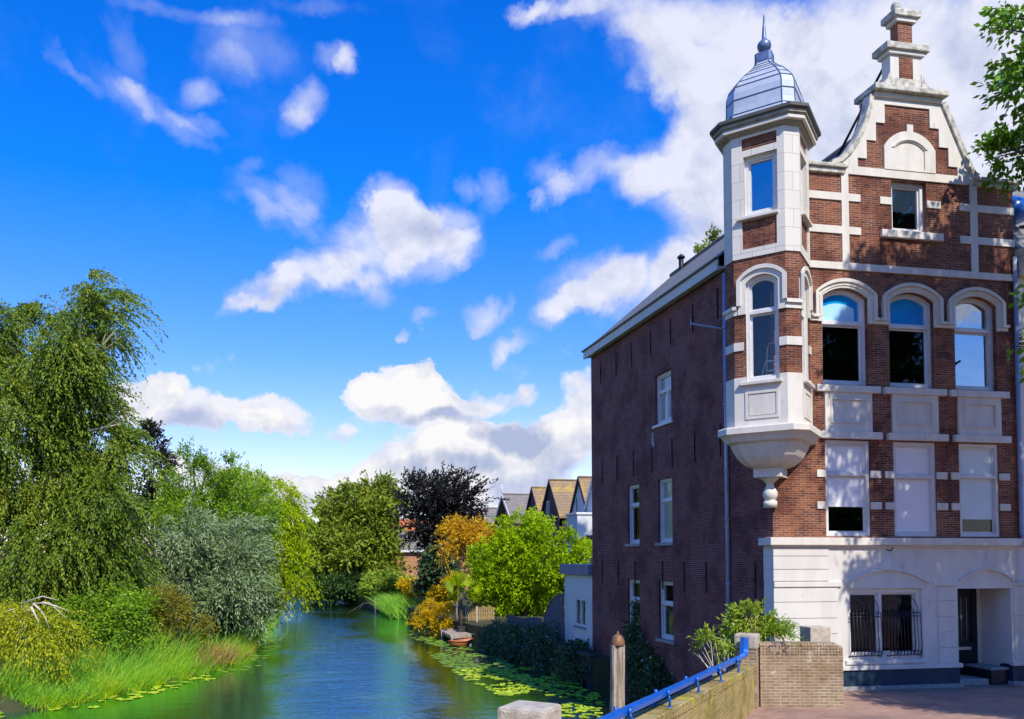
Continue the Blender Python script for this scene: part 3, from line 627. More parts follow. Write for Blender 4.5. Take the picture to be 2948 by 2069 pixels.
# recessed doorway
mb = MB(); D1 = YC+.92
mb.box(DO[1]+.0, DO[1]+.08, YC+.301, D1, 0, 2.5); mb.box(DO[0]-.08, DO[0]-.0, YC+.301, D1, 0, 2.5); mb.box(DO[0]-.08, DO[1]+.08, YC+.301, D1, 2.361, 2.45)
mb.box(DO[1]-.09, DO[1]-.001, D1-.06, D1, 0.1, 2.36)
build('porch_lining', mb, m_stucco, house)
mb = MB(); mb.box(DO[0]-.08, DO[1]+.08, D1, D1+.05, 0, 2.5); build('porch_back', mb, m_door, house)
mb = MB(); dr = lambda u, v, w_: (u, D1-.06+w_, v)
mb.plate(dr, rect(16.30, 17.26, .12, 2.34), [rect(16.52, 17.12, .95, 2.18)], 0, .05); door = build('front_door', mb, m_door, house)
mb = MB(); mb.plate(dr, rect(16.50, 17.14, .93, 2.2), (), .03, .035); build('door_glass', mb, m_glass, door)
mb = MB(); mb.cbox(16.68, 17.06, .76, .84, -.02, .0, .008, mp=dr); build('letter_plate', mb, m_alu, door)
mb = MB()
for u in (16.66, 16.82, 16.98): mb.tube([dr(u, 1.0, .025), dr(u, 2.1, .025)], .006, 5)
mb.plate(dr, [(16.82, 1.52), (16.86, 1.6), (16.82, 1.68), (16.78, 1.6)], (), .02, .028); build('leaded_bars', mb, m_alu, door)
mb = MB(); mb.cbox(16.85, 17.34, YC+.05, D1-.1, .0, .36, .02); stp = build('porch_bench', mb, m_door, house)
mb = MB(); mb.cbox(16.82, 17.345, YC+.02, D1-.1, .36, .42, .012); build('bench_slab', mb, m_kerb, stp)
mb = MB(); mb.cbox(DO[0]-.02, 16.84, YC+.1, D1-.07, -.02, .14, .02); build('door_step', mb, m_kerb, house)
mb = MB(); mb.tube([fac(13.95, 3.30, -.05), fac(13.99, 3.27, -.14), fac(14.01, 3.36, -.2)], .015, 6); build('flag_hook', mb, m_iron, house)
mb = MB(); mb.tube([(17.70, YC-.07, 10.6), (17.70, YC-.07, 3.7), (17.70, YC-.24, 3.4), (17.70, YC-.24, 0)], .05, 10)
for z in (9.4, 7.4, 5.0, 2): mb.tube([(17.70, YC-(.07 if z > 3.5 else .24), z), (17.70, YC-(.07 if z > 3.5 else .24), z+.06)], .062, 10)
build('downpipe', mb, m_pipe, house)

# ---- corner turret: a square set diagonally on the corner with cut corners
TK = Vector((10.97, YC, 0)); A_, C_ = .80, .24
N4 = [Vector((-1, -1, 0)).normalized(), Vector((1, -1, 0)).normalized(), Vector((1, 1, 0)).normalized(), Vector((-1, 1, 0)).normalized()]
def tface(i, off=A_):
    n_ = N4[i]; t_ = Vector((-n_.y, n_.x, 0))
    return lambda u, v, w_: tuple(TK + n_*(off-w_) + t_*u + Vector((0, 0, v)))
def octo(a, c, z, k=TK):                                               # eight corners: wide faces 2(a-c), cut corners between
    out = []
    for n_ in N4:
        t_ = Vector((-n_.y, n_.x, 0))
        for s_ in (-1, 1): out.append(tuple(Vector(k)+n_*a+t_*s_*(a-c)+Vector((0, 0, z))))
    return out
TH = .22
def turret_ring(name, z0, z1, a, c, mat, mats=None):
    mb = MB(); mb.rings([octo(a, c, z0), octo(a, c, z1)], 0, False, True, True); return build(name, mb, mat, house)
hw = A_-C_
mb = MB()                                                              # brick and stone shell, faces with openings
wopen = [arch(-.30, .40, 7.12, 9.36, 9.52), rect(-.30, .41, 10.93, 12.30)]
for i in range(4):
    f_ = tface(i); Lw = rect(-hw, hw, 6.0, 12.85)
    wop = wopen if i == 0 else [[(-u, v) for u, v in l][::-1] for l in wopen]
    mb.plate(f_, Lw, wop if i < 2 else (), 0, TH, 0, 1)
for i in range(4):
    p = tface(i)(hw, 0, 0); q = tface((i+1) % 4)(-hw, 0, 0)
    mb.face([(p[0], p[1], 6.0), (q[0], q[1], 6.0), (q[0], q[1], 12.85), (p[0], p[1], 12.85)])
tur = build('turret_wall', mb, [m_brick, m_stone], house, fix=False)
mb = MB(); f_ = lambda a, z: octo(a, C_, z)
for i in (2, 3): mb.plate(tface(i, A_-.24), rect(-hw, hw, 6.9, 12.8), (), 0, .02)
mb.face(octo(A_-.1, C_, 10.55)); mb.face(octo(A_-.1, C_, 6.9))
build('turret_lining', mb, m_room, tur)
# stone zones over the brick (3 cm proud), each wrapped round all the faces
def zone(name, z0, z1, pr=.03, cut=None, mat=m_stone, par=None, gap=None, top=None):
    mb = MB(); mA = MB(); mB_ = mb
    for i in range(4):
        f2 = tface(i); hl = []
        L = rect(-hw-pr*.41, hw+pr*.41, z0, z1)
        if top and i < 2:
            t0, t1 = top[:2] if i == 0 else (-top[1], -top[0])
            L = [L[0], L[1], L[2], (t1, z1), (t1, top[2]), (t0, top[2]), (t0, z1), L[3]]
        if cut and i < 2:
            hl = [[(u if i == 0 else -u, v) for u, v in l] for l in cut]
        if gap and i < 2:
            g0, g1 = gap if i == 0 else (-gap[1], -gap[0])
            (mB_, mA)[i].plate(f2, rect(L[0][0], g0, z0, z1), (), -pr, .01); (mA, mB_)[i].plate(f2, rect(g1, L[1][0], z0, z1), (), -pr, .01)
        else: mb.plate(f2, L, hl, -pr, .01)
        p = tface(i, A_)(hw, 0, 0); q = tface((i+1) % 4, A_)(-hw, 0, 0)
        d = (Vector(p)+Vector(q))/2-TK; d.z = 0; d = d.normalized()*pr; e = (Vector(q)-Vector(p)).normalized()*pr*.41
        P_, Q_ = Vector(p)+d-e, Vector(q)+d+e
        mb = mA if gap and i == 0 else mB_
        mb.face([(P_.x, P_.y, z0), (Q_.x, Q_.y, z0), (Q_.x, Q_.y, z1), (P_.x, P_.y, z1)])
        mb.face([(P_.x, P_.y, z1), (Q_.x, Q_.y, z1), q[:2]+(z1,), p[:2]+(z1,)]); mb.face([(P_.x, P_.y, z0), (Q_.x, Q_.y, z0), q[:2]+(z0,), p[:2]+(z0,)])
    if gap: build(name, mA, mat, house, fix=False)
    return build(name, mB_, mat, par or house, fix=False)
zone('turret_stonework', 9.96, 12.83, .03, [rect(-.31, .42, 10.90, 12.31), rect(-.355, .395, 10.165, 10.82), rect(-.345, .415, 12.46, 12.74)], mat=m_ashlar)
zone('turret_band', 7.845, 8.035, .03, gap=(-.355, .41))
zone('turret_band', 8.67, 8.79, .03, gap=(-.47, .57)); zone('turret_band', 8.79, 8.87, .08, gap=(-.50, .60))
zone('turret_apron', 6.05, 7.22, .03, [rect(-.33, .39, 6.25, 6.88)], top=(-.31, .41, 7.11))
for i in (0, 1):
    f2 = tface(i); sg = 1 if i == 0 else -1
    fl = (lambda ff: (lambda u, v, w_: ff(u*sg, v, w_)))(f2) if i else f2
    fm = (lambda ff, s_: (lambda u, v, w_: ff(u*s_, v, w_)))(f2, sg)
    mb = MB(); mb.plate(fm, arcband(-.30, .40, 9.36, 9.53, .17, 8.67), (), -.045, .02); mb.plate(fm, arcband(-.40, .50, 9.45, 9.65, .09, 8.87), (), -.09, -.04)
    build('turret_hood', mb, m_stone, house)
    window(fm, -.30, .40, 7.12, 9.36, 9.52, 8.70, None, m_glass, dep=.06, fw=.065)
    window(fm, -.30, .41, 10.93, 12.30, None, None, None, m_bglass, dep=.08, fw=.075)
    for (z0, z1, u0, u1) in ((7.025, 7.10, -.44, .47), (10.83, 10.90, -.45, .44)):
        mb = MB(); mb.cbox(u0, u1, z0, z1, -.12, .1, .012, mp=fm); build('window_sill', mb, m_stone, house)
    mb = MB(); mb.plate(fm, rect(-.33, .39, 6.25, 6.88), [rect(-.27, .335, 6.31, 6.82)], -.05, -.01); mb.plate(fm, rect(-.27, .335, 6.31, 6.82), (), -.015, .01); mb.plate(fm, rect(-.25, .315, 6.33, 6.80), (), -.035, -.01)
    build('turret_panel', mb, m_stone, house)
mb = MB()
prof = [(A_+.03, C_+.01, 12.80), (.90, .26, 12.84), (.94, .27, 12.92), (.99, .28, 12.99), (1.02, .29, 13.0), (1.02, .29, 13.07)]
mb.rings([octo(a, c, z) for a, c, z in prof], 0, False, True, False); build('turret_cornice', mb, m_soffit, house)
mb = MB(); mb.rings([octo(.93, .27, 12.872), octo(.985, .28, 12.885), octo(.985, .28, 12.95), octo(.93, .27, 12.955)]); build('cornice_fillet', mb, m_stone, house)
mb = MB(); mb.rings([octo(1.02, .29, 13.071), octo(1.08, .31, 13.10), octo(1.08, .31, 13.17), octo(.95, .28, 13.19)], 0, False, True, True); build('turret_gutter', mb, m_gutter, house)
PROF = [(.83, 13.19), (.79, 13.28), (.765, 13.40), (.752, 13.55), (.75, 13.75), (.745, 13.92), (.70, 14.08), (.60, 14.24), (.474, 14.42), (.36, 14.54), (.288, 14.63), (.22, 14.72), (.18, 14.81), (.165, 14.90)]
mb = MB(); mb.rings([octo(a, a*.30, z) for a, z in PROF], 0, False, True, True); dome = build('turret_dome', mb, m_zinc, house)
mb = MB()
for k in range(1, len(PROF)):                                          # standing seams round the dome
    a, z = PROF[k]; L = octo(a+.006, (a+.006)*.30, z)
    if k % 2 == 0 or k > 6: mb.tube(L+[L[0]], .011, 5)
for j in range(8): mb.tube([octo(a+.004, (a+.004)*.30, z)[j] for a, z in PROF], .012, 5)
build('dome_seam', mb, m_seam, dome)
mb = MB(); mb.rings([octo(.19, .05, 14.82), octo(.19, .05, 15.03), octo(.10, .03, 15.06)], 0, False, True, True)
mb.lathe((TK.x, TK.y, 15.03), [(.06, 0), (.055, .06), (.09, .09), (.145, .15), (.16, .22), (.145, .29), (.09, .35), (.055, .38), (.05, .45), (.036, .66), (.012, .98)], 14)
build('turret_finial', mb, m_lead, house)
mb = MB()
mb.rings([octo(A_+.03, C_, 6.10), octo(.97, .27, 6.08), octo(.99, .275, 6.05), octo(.99, .275, 5.92), octo(.95, .27, 5.90), octo(.90, .26, 5.84), octo(.86, .25, 5.76), octo(.83, .24, 5.74)], 0, False, True, True)
build('turret_base_cornice', mb, m_stone, house)
bw = [(.765, 5.76), (.745, 5.66), (.69, 5.53), (.635, 5.42), (.56, 5.32), (.475, 5.24), (.36, 5.19), (.27, 5.17)]
mb = MB(); mb.rings([octo(a, a*.30, z) for a, z in bw], 0, False, True, True); cb = build('turret_corbel', mb, m_stone, house)
mb = MB(); mb.rings([octo(.31, .02, 5.175), octo(.31, .02, 4.97), octo(.29, .02, 4.97)], 0, False, True, True)
mb.lathe((TK.x-.03, TK.y-.03, 4.275), [(.15, 0), (.15, .15), (.10, .16), (.13, .19), (.165, .27), (.16, .36), (.12, .43), (.085, .50), (.085, .56), (.14, .62), (.20, .67), (.20, .70)], 18)
build('corbel_baluster', mb, m_stone, cb)
# side wall windows
for k, (a, b, c, d) in enumerate(SW):
    tr = (None, 4.82, 4.82, 1.72, 1.72)[k]
    sm = lambda u, v, w_: sid(-u, v, w_)
    sfl = (lambda u, v, w_: (XC+w_, -u, v))
    bl = [((-b+.06, -a-.06, c+.1, d-.1, m_blind),), (), ((-b+.06, -a-.06, c+.1, d-.1, m_tblind),), ((-b+.06, -a-.06, c+.1, d-.55, m_gblind),), ((-b+.06, -a-.06, c+.1, d-.8, m_gblind),)][k]
    window(sfl, -b, -a, c, d, None, 8.15 if k == 0 else tr, None if k else -22.62, (m_glass, m_dglass, m_glass, m_glass, m_glass)[k], dep=.08, blinds=bl)
    mb = MB(); mb.cbox(XC-.06, XC+.1, a-.1, b+.12, c-.09, c-.005, .01); build('window_sill', mb, m_frame if k == 0 else m_pipe if 0 else (m_frame if k == 0 else m_kerb), house)
    if k:
        mb = MB(); mb.plate(sid, rect(a-.08, b+.08, d+.002, d+.27), (), -.004, .004); build('soldier_course', mb, m_sbrick, house)
# stepladder behind the turret window
sl = root('stepladder', tuple(TK+N4[0]*.42+Vector((0, 0, 6.92))), 'aluminium stepladder standing behind the arched turret window', 'ladder')
lf = tface(0, .42); mb = MB()
mb.tube([lf(.02, 6.92, 0), lf(.06, 7.95, .06), lf(.10, 8.04, .06), lf(.26, 8.04, .06), lf(.30, 7.95, .06), lf(.34, 6.92, 0)], .016, 6)
build('hoop_frame', mb, m_alu, sl)
for z in (7.15, 7.38, 7.60):
    mb = MB(); mb.cbox(.04, .32, z, z+.03, -.01, .07, .008, mp=lf); build('step', mb, m_alu, sl)
mb = MB(); mb.tube([lf(-.20, 6.92, .12), lf(.05, 7.8, .08)], .014, 6); mb.tube([lf(.2, 6.92, .14), lf(.28, 7.8, .08)], .014, 6); build('rear_leg', mb, m_alu, sl)

# ================================================================== neighbouring house at the right edge
nh = root('neighbour_house', (17.80, YC, 0), 'pale stone-trimmed house cut off at the right edge beside the gabled house', 'house')
mb = MB(); mb.plate(lambda u, v, w_: (u, YC-.02+w_, v), rect(17.78, 24, 0, 10.7), [rect(18.6, 19.7, 1, 3), rect(18.6, 19.7, 4.4, 6.4), rect(18.6, 19.7, 7.4, 9.2), rect(21, 22.2, 1, 3), rect(21, 22.2, 4.4, 6.4), rect(21, 22.2, 7.4, 9.2)], 0, .3); build('front_wall', mb, m_stone, nh)
for a, b in ((18.6, 19.7), (21, 22.2)):
    for c, d in ((1, 3), (4.4, 6.4), (7.4, 9.2)):
        mb = MB(); mb.plate(lambda u, v, w_: (u, YC+.08+w_, v), rect(a, b, c, d), [rect(a+.1, b-.1, c+.1, d-.1)], 0, .08); wn = build('window', mb, m_frame, nh)
        mb = MB(); mb.plate(lambda u, v, w_: (u, YC+.13+w_, v), rect(a+.05, b-.05, c+.05, d-.05), (), 0, .01); build('pane', mb, m_dglass, wn)
mb = MB(); mb.cbox(17.76, 24, YC-.35, YC+.3, 10.35, 10.6, .02); mb.cbox(17.76, 24, YC-.45, YC+.3, 10.6, 10.8, .03); mb.cbox(17.76, 24, YC-.2, YC+.3, 10.1, 10.35, .02); build('cornice', mb, m_old, nh)
mb = MB(); mb.add([(17.80, YC-.1, 10.8), (24, YC-.1, 10.8), (24, YC+1.6, 13.2), (17.80, YC+1.6, 13.2), (17.80, YC+10, 13.2), (24, YC+10, 13.2)], [(0, 1, 2, 3), (3, 2, 5, 4)]); build('roof', mb, m_roof, nh)
mb = MB(); mb.lathe((18.1, YC+.35, 11.7), [(.30, 0), (.34, .3), (.28, .5), (.1, .62), (.02, .65)], 14); build('blue_dormer', mb, m_rail, nh)

# ================================================================== BRIDGE PARAPET, RAIL, WING WALL
def bpt(t, side, z): p = NP+BD*t+BN*side; return (p.x, p.y, z)
LB = (PP-NP).length
wt = lambda t: 1.30-.43*t/LB
br = root('bridge_parapet', (NP.x, NP.y, 0), 'mossy yellow brick parapet wall sloping down from the bridge under the blue rail', 'parapet')
mb = MB(); seg = 14
L = []
for i in range(seg+1):
    t = .2+(LB-.4)*i/seg; z = wt(t)
    L.append([bpt(t, -.15, -1.7), bpt(t, .15, -1.7), bpt(t, .15, z-.13), bpt(t, -.15, z-.13)])
mb.rings(L, 0, False, True, True); build('brick_wall', mb, m_ybrick, br)
mb = MB(); nb = int(LB/.075)
for i in range(nb):                                                    # bricks on edge as coping
    t0 = .22+(LB-.44)*i/nb; t1 = t0+(LB-.44)/nb-.009; dz = random.uniform(-.006, .006)
    q = [[bpt(t, -.165, wt(t)-.129), bpt(t, .165+dz, wt(t)-.129), bpt(t, .165+dz, wt(t)-.012+dz), bpt(t, .15, wt(t)+dz), bpt(t, -.15, wt(t)+dz), bpt(t, -.165, wt(t)-.012+dz)] for t in (t0, t1)]
    mb.rings(q, 0, False, True, True)
build('brick_on_edge_coping', mb, m_ybrick, br)
mb = MB()                                                              # continuation beyond the near pillar
for i in range(1): mb.box(-9.5, -.16, -.16, .16, -1.7, 1.36, mp=lambda t, s_, z: bpt(t, s_, z))
build('near_wall', mb, m_ybrick, br)
def pillar(p, name, label, z0, zc, zt, hw_):
    o = root(name, (p.x, p.y, 0), label, 'pillar')
    mp_ = lambda a, b, c: tuple(p+BD*a+BN*b+Vector((0, 0, c)))
    mb = MB(); mb.box(-hw_+.02, hw_-.02, -hw_+.02, hw_-.02, z0, zc, mp=mp_); build('brick_shaft', mb, m_ybrick if zt > 1.7 else m_gbrick, o)
    mb = MB(); mb.cbox(-hw_, hw_, -hw_, hw_, zc, zt, .035, mp=mp_); build('cap_stone', mb, m_cap, o)
pillar(NP, 'parapet_pillar', 'worn grey cap stone of the near bridge pillar at the bottom edge', -1.7, 1.48, 1.87, .215)
pillar(PP, 'parapet_pillar', 'brick pillar with stone cap where the blue rail ends', -1.7, 1.22, 1.52, .225)
rl = root('bridge_rail', bpt(LB*.5, 0, wt(LB*.5)), 'glossy blue metal rail on brackets running down the bridge parapet', 'railing')
rt = lambda t: 1.50-.35*t/LB
mb = MB(); ring = []
tt = [.2, LB*.25, LB*.5, LB*.75, LB-.62, LB-.50, LB-.42, LB-.36, LB-.33, LB-.32]
zz = [rt(.2)-.06, rt(LB*.25)-.06, rt(LB*.5)-.06, rt(LB*.75)-.06, rt(LB-.62)-.06, rt(LB-.5)-.05, rt(LB-.42)-.015, rt(LB-.36)+.06, rt(LB-.33)+.18, 1.47]
for i, (t, z) in enumerate(zip(tt, zz)):
    a = Vector((tt[min(i+1, 9)]-tt[max(i-1, 0)], zz[min(i+1, 9)]-zz[max(i-1, 0)])).normalized(); n2 = Vector((-a.y, a.x))
    R = []
    hwid, hth = (.066, .052) if i < 6 else (.085, .05)
    for k in range(6):
        q = math.pi/6+k*math.pi/3; cu, sv = math.cos(q)*hwid*1.1, math.sin(q)*hth*1.05
        R.append(bpt(t+n2.x*sv, cu, z+n2.y*sv))
    ring.append(R)
mb.rings(ring, 0, False, True, True); build('rail_bar', mb, m_rail, rl)
for k in range(9):
    t = LB-1.72-k*1.79
    if t < .4: break
    mb = MB(); zb = wt(t)
    for sd in (-1, 1):
        mb.tube([bpt(t, sd*.10, zb-.01), bpt(t, sd*.105, zb+.10), bpt(t, sd*.075, rt(t)-.05)], [.018, .015, .018], 8)
        mb.tube([bpt(t, sd*.10, zb-.005), bpt(t, sd*.10, zb+.015)], .035, 8); mb.tube([bpt(t, sd*.08, rt(t)-.09), bpt(t, sd*.085, rt(t)-.005)], .022, 8)
    build('rail_bracket', mb, m_rail, rl)
ww = root('wing_wall', (PP.x+.25, 15.55, 0), 'low pale brick wing wall with rounded soldier-course top beside the white plinth', 'wall')
w0 = PP+BN*.1+BD*.05; W0 = Vector((9.66, 15.56, 0)); W1 = Vector((11.34, 15.22, 0)); WD = (W1-W0).normalized(); WN = Vector((WD.y, -WD.x, 0)); LW_ = (W1-W0).length
wp = lambda a, b, c: tuple(W0+WD*a+WN*b+Vector((0, 0, c)))
mb = MB(); mb.box(0, LW_, -.30, 0, -1.6, 1.10, mp=wp); mb.box(LW_-.30, LW_, -1.6, -.301, -.3, 1.10, mp=wp); build('brick_body', mb, m_gbrick, ww)
mb = MB(); nb = 26
for i in range(nb):
    a0 = LW_*i/nb; a1 = a0+LW_/nb-.008
    zt_ = 1.335 if i < nb-2 else 1.30-(i-nb+2)*.035
    mb.rings([[wp(a, -.31, 1.101), wp(a, .012, 1.101), wp(a, .012, zt_-.04), wp(a, -.03, zt_), wp(a, -.27, zt_), wp(a, -.31, zt_-.04)] for a in (a0, a1)], 0, False, True, True)
build('soldier_course', mb, m_gbrick, ww)
mb = MB(); mb.cbox(11.28, 11.78, 16.2, 16.6, -.1, 1.58, .03); build('stone_block', mb, m_cap, base=(11.5, 16.4, 0), label='mossy grey stone block behind the wing wall', cat='stone block')
# mooring post
mo = root('mooring_post', (5.84, 14.1, WZ), 'split grey wooden mooring post with rusty domed cap standing in the canal', 'post')
mb = MB(); px, py = 5.84, 14.1; nn0 = 18
rg = []
for i in range(15):
    z = -2.2+i*(3.72/14); r_ = .150-.004*i*.4
    ringp = []
    for k in range(nn0):
        q = 2*math.pi*k/nn0; j = 1+.05*math.sin(3*q+i*.2)+.03*math.sin(7*q+1)
        if k in (12, 13) and z > -.4: j = .62 if k == 12 else .80                      # the long split in the timber
        ringp.append((px+r_*j*math.cos(q)+.004*i, py+r_*j*math.sin(q), z))
    rg.append(ringp)
mb.rings(rg, 0, False, True, True); build('timber', mb, m_wood, mo)
mb = MB(); mb.lathe((px+.06, py, 1.50), [(.125, 0), (.128, .03), (.12, .09), (.095, .16), (.055, .205), (.022, .215), (.02, .25), (.012, .27)], 18); build('domed_cap', mb, m_rust, mo)

# ================================================================== FOLIAGE
def leafmesh(name, P, A, N, L, Wd, v, mat, fold=.0):
    n = len(P); A = A/np.linalg.norm(A, axis=1, keepdims=True)
    B = np.cross(A, N); B /= (np.linalg.norm(B, axis=1, keepdims=True)+1e-9)
    L = L[:, None]; Wd = Wd[:, None]
    V = np.empty((n, 4, 3), np.float32)
    V[:, 0] = P; V[:, 1] = P+A*L*.45+B*Wd*.5; V[:, 2] = P+A*L; V[:, 3] = P+A*L*.45-B*Wd*.5
    me = bpy.data.meshes.new(name)
    me.vertices.add(n*4); me.vertices.foreach_set('co', V.ravel())
    me.loops.add(n*4); me.loops.foreach_set('vertex_index', np.arange(n*4, dtype=np.int32))
    me.polygons.add(n); me.polygons.foreach_set('loop_start', np.arange(0, n*4, 4, dtype=np.int32)); me.polygons.foreach_set('loop_total', np.full(n, 4, np.int32))
    at = me.attributes.new('v', 'FLOAT', 'FACE'); at.data.foreach_set('value', np.clip(v, 0, 1).astype(np.float32))
    me.materials.append(mat); me.update(calc_edges=True); return me
def unit(a): return a/(np.linalg.norm(a, axis=-1, keepdims=True)+1e-9)
def foliage(lobes, ns, m, L, spread=.12, outw=.6, up=.3, rnd=.6, grav=.3, leaf=(.14, .06), lean=(0, 0, 0), axr=.5, inner=.5, lump=.25, flat=.5, cl=12, cr=.30):
    C = np.array([l[0] for l in lobes]); Rr = np.array([l[1] for l in lobes])
    wgt = np.array([(r[0]*r[1]+r[0]*r[2]+r[1]*r[2])*(l[2] if len(l) > 2 else 1) for l, r in zip(lobes, Rr)]); wgt /= wgt.sum()
    k = rng.choice(len(lobes), ns, p=wgt); lv = rng.random(len(lobes))
    nc = max(len(lobes)*2, ns//cl); ck = rng.choice(len(lobes), nc, p=wgt); cd = unit(rng.normal(size=(nc, 3))); cf = 1-inner*rng.random(nc)**2.2
    ci = rng.integers(0, nc, ns); k = ck[ci]; d = unit(cd[ci]+rng.normal(size=(ns, 3))*cr)
    ph = rng.random((len(lobes), 3))*6.28
    lm = np.sin(d[:, 0]*5+ph[k, 0])*np.sin(d[:, 1]*5+ph[k, 1])+np.sin(d[:, 2]*6+ph[k, 2])*.6
    f = cf[ci]*(1-.12*rng.random(ns))*(1+lump*lm*.5)
    st = C[k]+d*Rr[k]*f[:, None]
    d0 = unit(outw*d+np.array([0, 0, up])+rnd*rng.normal(size=(ns, 3))*.6)
    Ls = L*(.6+.8*rng.random(ns))
    t = (np.arange(m)[None, :]+rng.random((ns, m)))/m
    ln = np.array(lean)+np.array([0, 0, -grav])
    P = st[:, None]+d0[:, None]*(Ls[:, None]*t)[..., None]+ln*(Ls[:, None]*t*t)[..., None]+rng.normal(size=(ns, m, 3))*spread
    A = unit(d0[:, None]+2*ln*t[..., None]+rng.normal(size=(ns, m, 3))*axr)
    N = unit(rng.normal(size=(ns, m, 3))*(1-flat*.6)+np.array([.1, -.25, .8])*flat*1.4)
    v = .22*lv[k][:, None]+.25*rng.random(nc)[ci][:, None]+.18*rng.random(ns)[:, None]+.35*rng.random((ns, m))
    s = .7+.6*rng.random(ns*m)
    return P.reshape(-1, 3), A.reshape(-1, 3), N.reshape(-1, 3), leaf[0]*s, leaf[1]*s, v.ravel()
def lob(lst, d, ry=.85):
    out = []
    for q in lst:
        x, y, rx, rz = q[:4]; dd = q[4] if len(q) > 4 else random.uniform(-.03, .03)*d; wt_ = q[5] if len(q) > 5 else 1
        out.append((atd(x, y, d+dd), np.array([rx/ppm(d), max(rx*ry, 6)/ppm(d), rz/ppm(d)]), wt_))
    return out
TREES = {}
def tree(name, label, cat, d, lobes, base, mat, tr=.15, bark=None, group=None, trunk=True, limbs=5, world=False, z0=-.6, multi=0, **kw):
    if world: L3 = [(np.array(a), np.array(b), 1) for a, b in lobes]; bx, by = base
    else:
        L3 = lob(lobes, d); p = atd(base[0], base[1], d); bx, by = p[0], p[1]
    r = root(name, (bx, by, z0), label, cat, group)
    me = leafmesh('crown', *foliage(L3, **kw), mat); me.transform(__import__('mathutils').Matrix.Translation((-bx, -by, -z0)))
    o = bpy.data.objects.new('crown', me); link(o, r)
    if trunk:
        mb = MB(); zs = sorted(L3, key=lambda l: -l[0][2]); top = zs[0][0]
        pts = []; n_ = 7
        for i in range(n_+1):
            q = i/n_; pts.append((bx+(top[0]-bx)*q**1.4+random.uniform(-.06, .06)*min(i, 1), by+(top[1]-by)*q**1.4, z0-.3+(top[2]-z0+.3)*q))
        mb.tube(pts, [tr*(1.25-q*1.1) if i else tr*1.5 for i, q in enumerate(np.linspace(0, 1, n_+1))], 8)
        for c, rr, _ in zs[1:limbs+1]:
            hq = max(.15, min(.8, (c[2]-rr[2]*.8-z0)/(top[2]-z0+.01))); a = Vector(pts[int(hq*n_)]); b = Vector(c)
            mb.tube([a, a.lerp(b, .4)+Vector((0, 0, .08*(b-a).length)), b], [tr*.55, tr*.38, tr*.12], 6)
            for _ in range(2):
                e = b+Vector(rng.normal(size=3)*rr*.5); mb.tube([a.lerp(b, .6), e], [tr*.25, tr*.05], 5)
        for k in range(multi):
            e = Vector(L3[k % len(L3)][0])+Vector(rng.normal(size=3)*L3[k % len(L3)][1]*.5); a = Vector((bx, by, z0))
            mb.tube([a, a.lerp(e, .5)+Vector((random.uniform(-.25, .25), random.uniform(-.2, .2), 0)), e], [tr*.7, tr*.5, tr*.2], 6)
        build('trunk', mb, bark or m_bark, r)
    return r
l_birch = LEAF('birch_leaf', (0.05, 0.115, 0.012), (0.2, 0.29, 0.024), (0.52, 0.52, 0.06), 0.3, .22)
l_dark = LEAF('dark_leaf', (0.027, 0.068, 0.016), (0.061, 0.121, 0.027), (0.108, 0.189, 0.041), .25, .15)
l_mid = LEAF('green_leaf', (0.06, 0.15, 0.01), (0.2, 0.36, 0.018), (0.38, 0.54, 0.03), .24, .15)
l_silver = LEAF('silver_willow_leaf', (0.08, 0.16, 0.05), (0.26, 0.36, 0.16), (0.6, 0.66, 0.44), .24, .2)
l_yell = LEAF('yellow_willow_leaf', (0.16, 0.28, 0.006), (0.4, 0.52, 0.006), (0.62, 0.66, 0.014), .4, .1)
l_chest = LEAF('olive_leaf', (0.09, 0.14, 0.016), (0.24, 0.31, 0.026), (0.44, 0.47, 0.05), .24, .15)
l_copper = LEAF('copper_leaf', (0.012, 0.011, 0.012), (0.026, 0.023, 0.022), (0.07, 0.06, 0.055), .1, .2)
l_orange = LEAF('orange_leaf', (0.46, 0.25, 0.01), (0.7, 0.46, 0.03), (0.78, 0.58, 0.08), .35, .08)
l_gold = LEAF('golden_leaf', (0.34, 0.22, 0.006), (0.66, 0.46, 0.01), (0.78, 0.6, 0.03), .3, .08)
l_lime = LEAF('lime_leaf', (0.08, 0.2, 0.004), (0.38, 0.55, 0.006), (0.66, 0.74, 0.016), 0.4, .1)
l_weep = LEAF('weeping_leaf', (0.2, 0.25, 0.012), (0.42, 0.46, 0.02), (0.6, 0.56, 0.05), .35, .12)
l_olive = LEAF('brown_olive_leaf', (0.135, 0.135, 0.016), (0.270, 0.243, 0.027), (0.405, 0.338, 0.041), .3, .12)
l_ivy = LEAF('ivy_leaf', (0.03, 0.06, 0.028), (0.07, 0.12, 0.05), (0.16, 0.22, 0.09), .15, .2)
l_bush = LEAF('shrub_leaf', (0.162, 0.270, 0.027), (0.324, 0.446, 0.041), (0.540, 0.648, 0.095), .35, .12)
l_street = LEAF('street_tree_leaf', (0.068, 0.162, 0.014), (0.135, 0.297, 0.020), (0.243, 0.459, 0.027), .24, .15)
l_reed = LEAF('reed_blade', (0.16, 0.46, 0.06), (0.34, 0.68, 0.07), (0.6, 0.74, 0.07), 0.45, .1)
l_dry = LEAF('dry_reed_blade', (0.297, 0.176, 0.068), (0.459, 0.297, 0.108), (0.594, 0.405, 0.135), .3, .08)
l_lawn = LEAF('bright_reed_blade', (0.3, 0.6, 0.02), (0.48, 0.74, 0.02), (0.7, 0.74, 0.02), 0.45, .1)

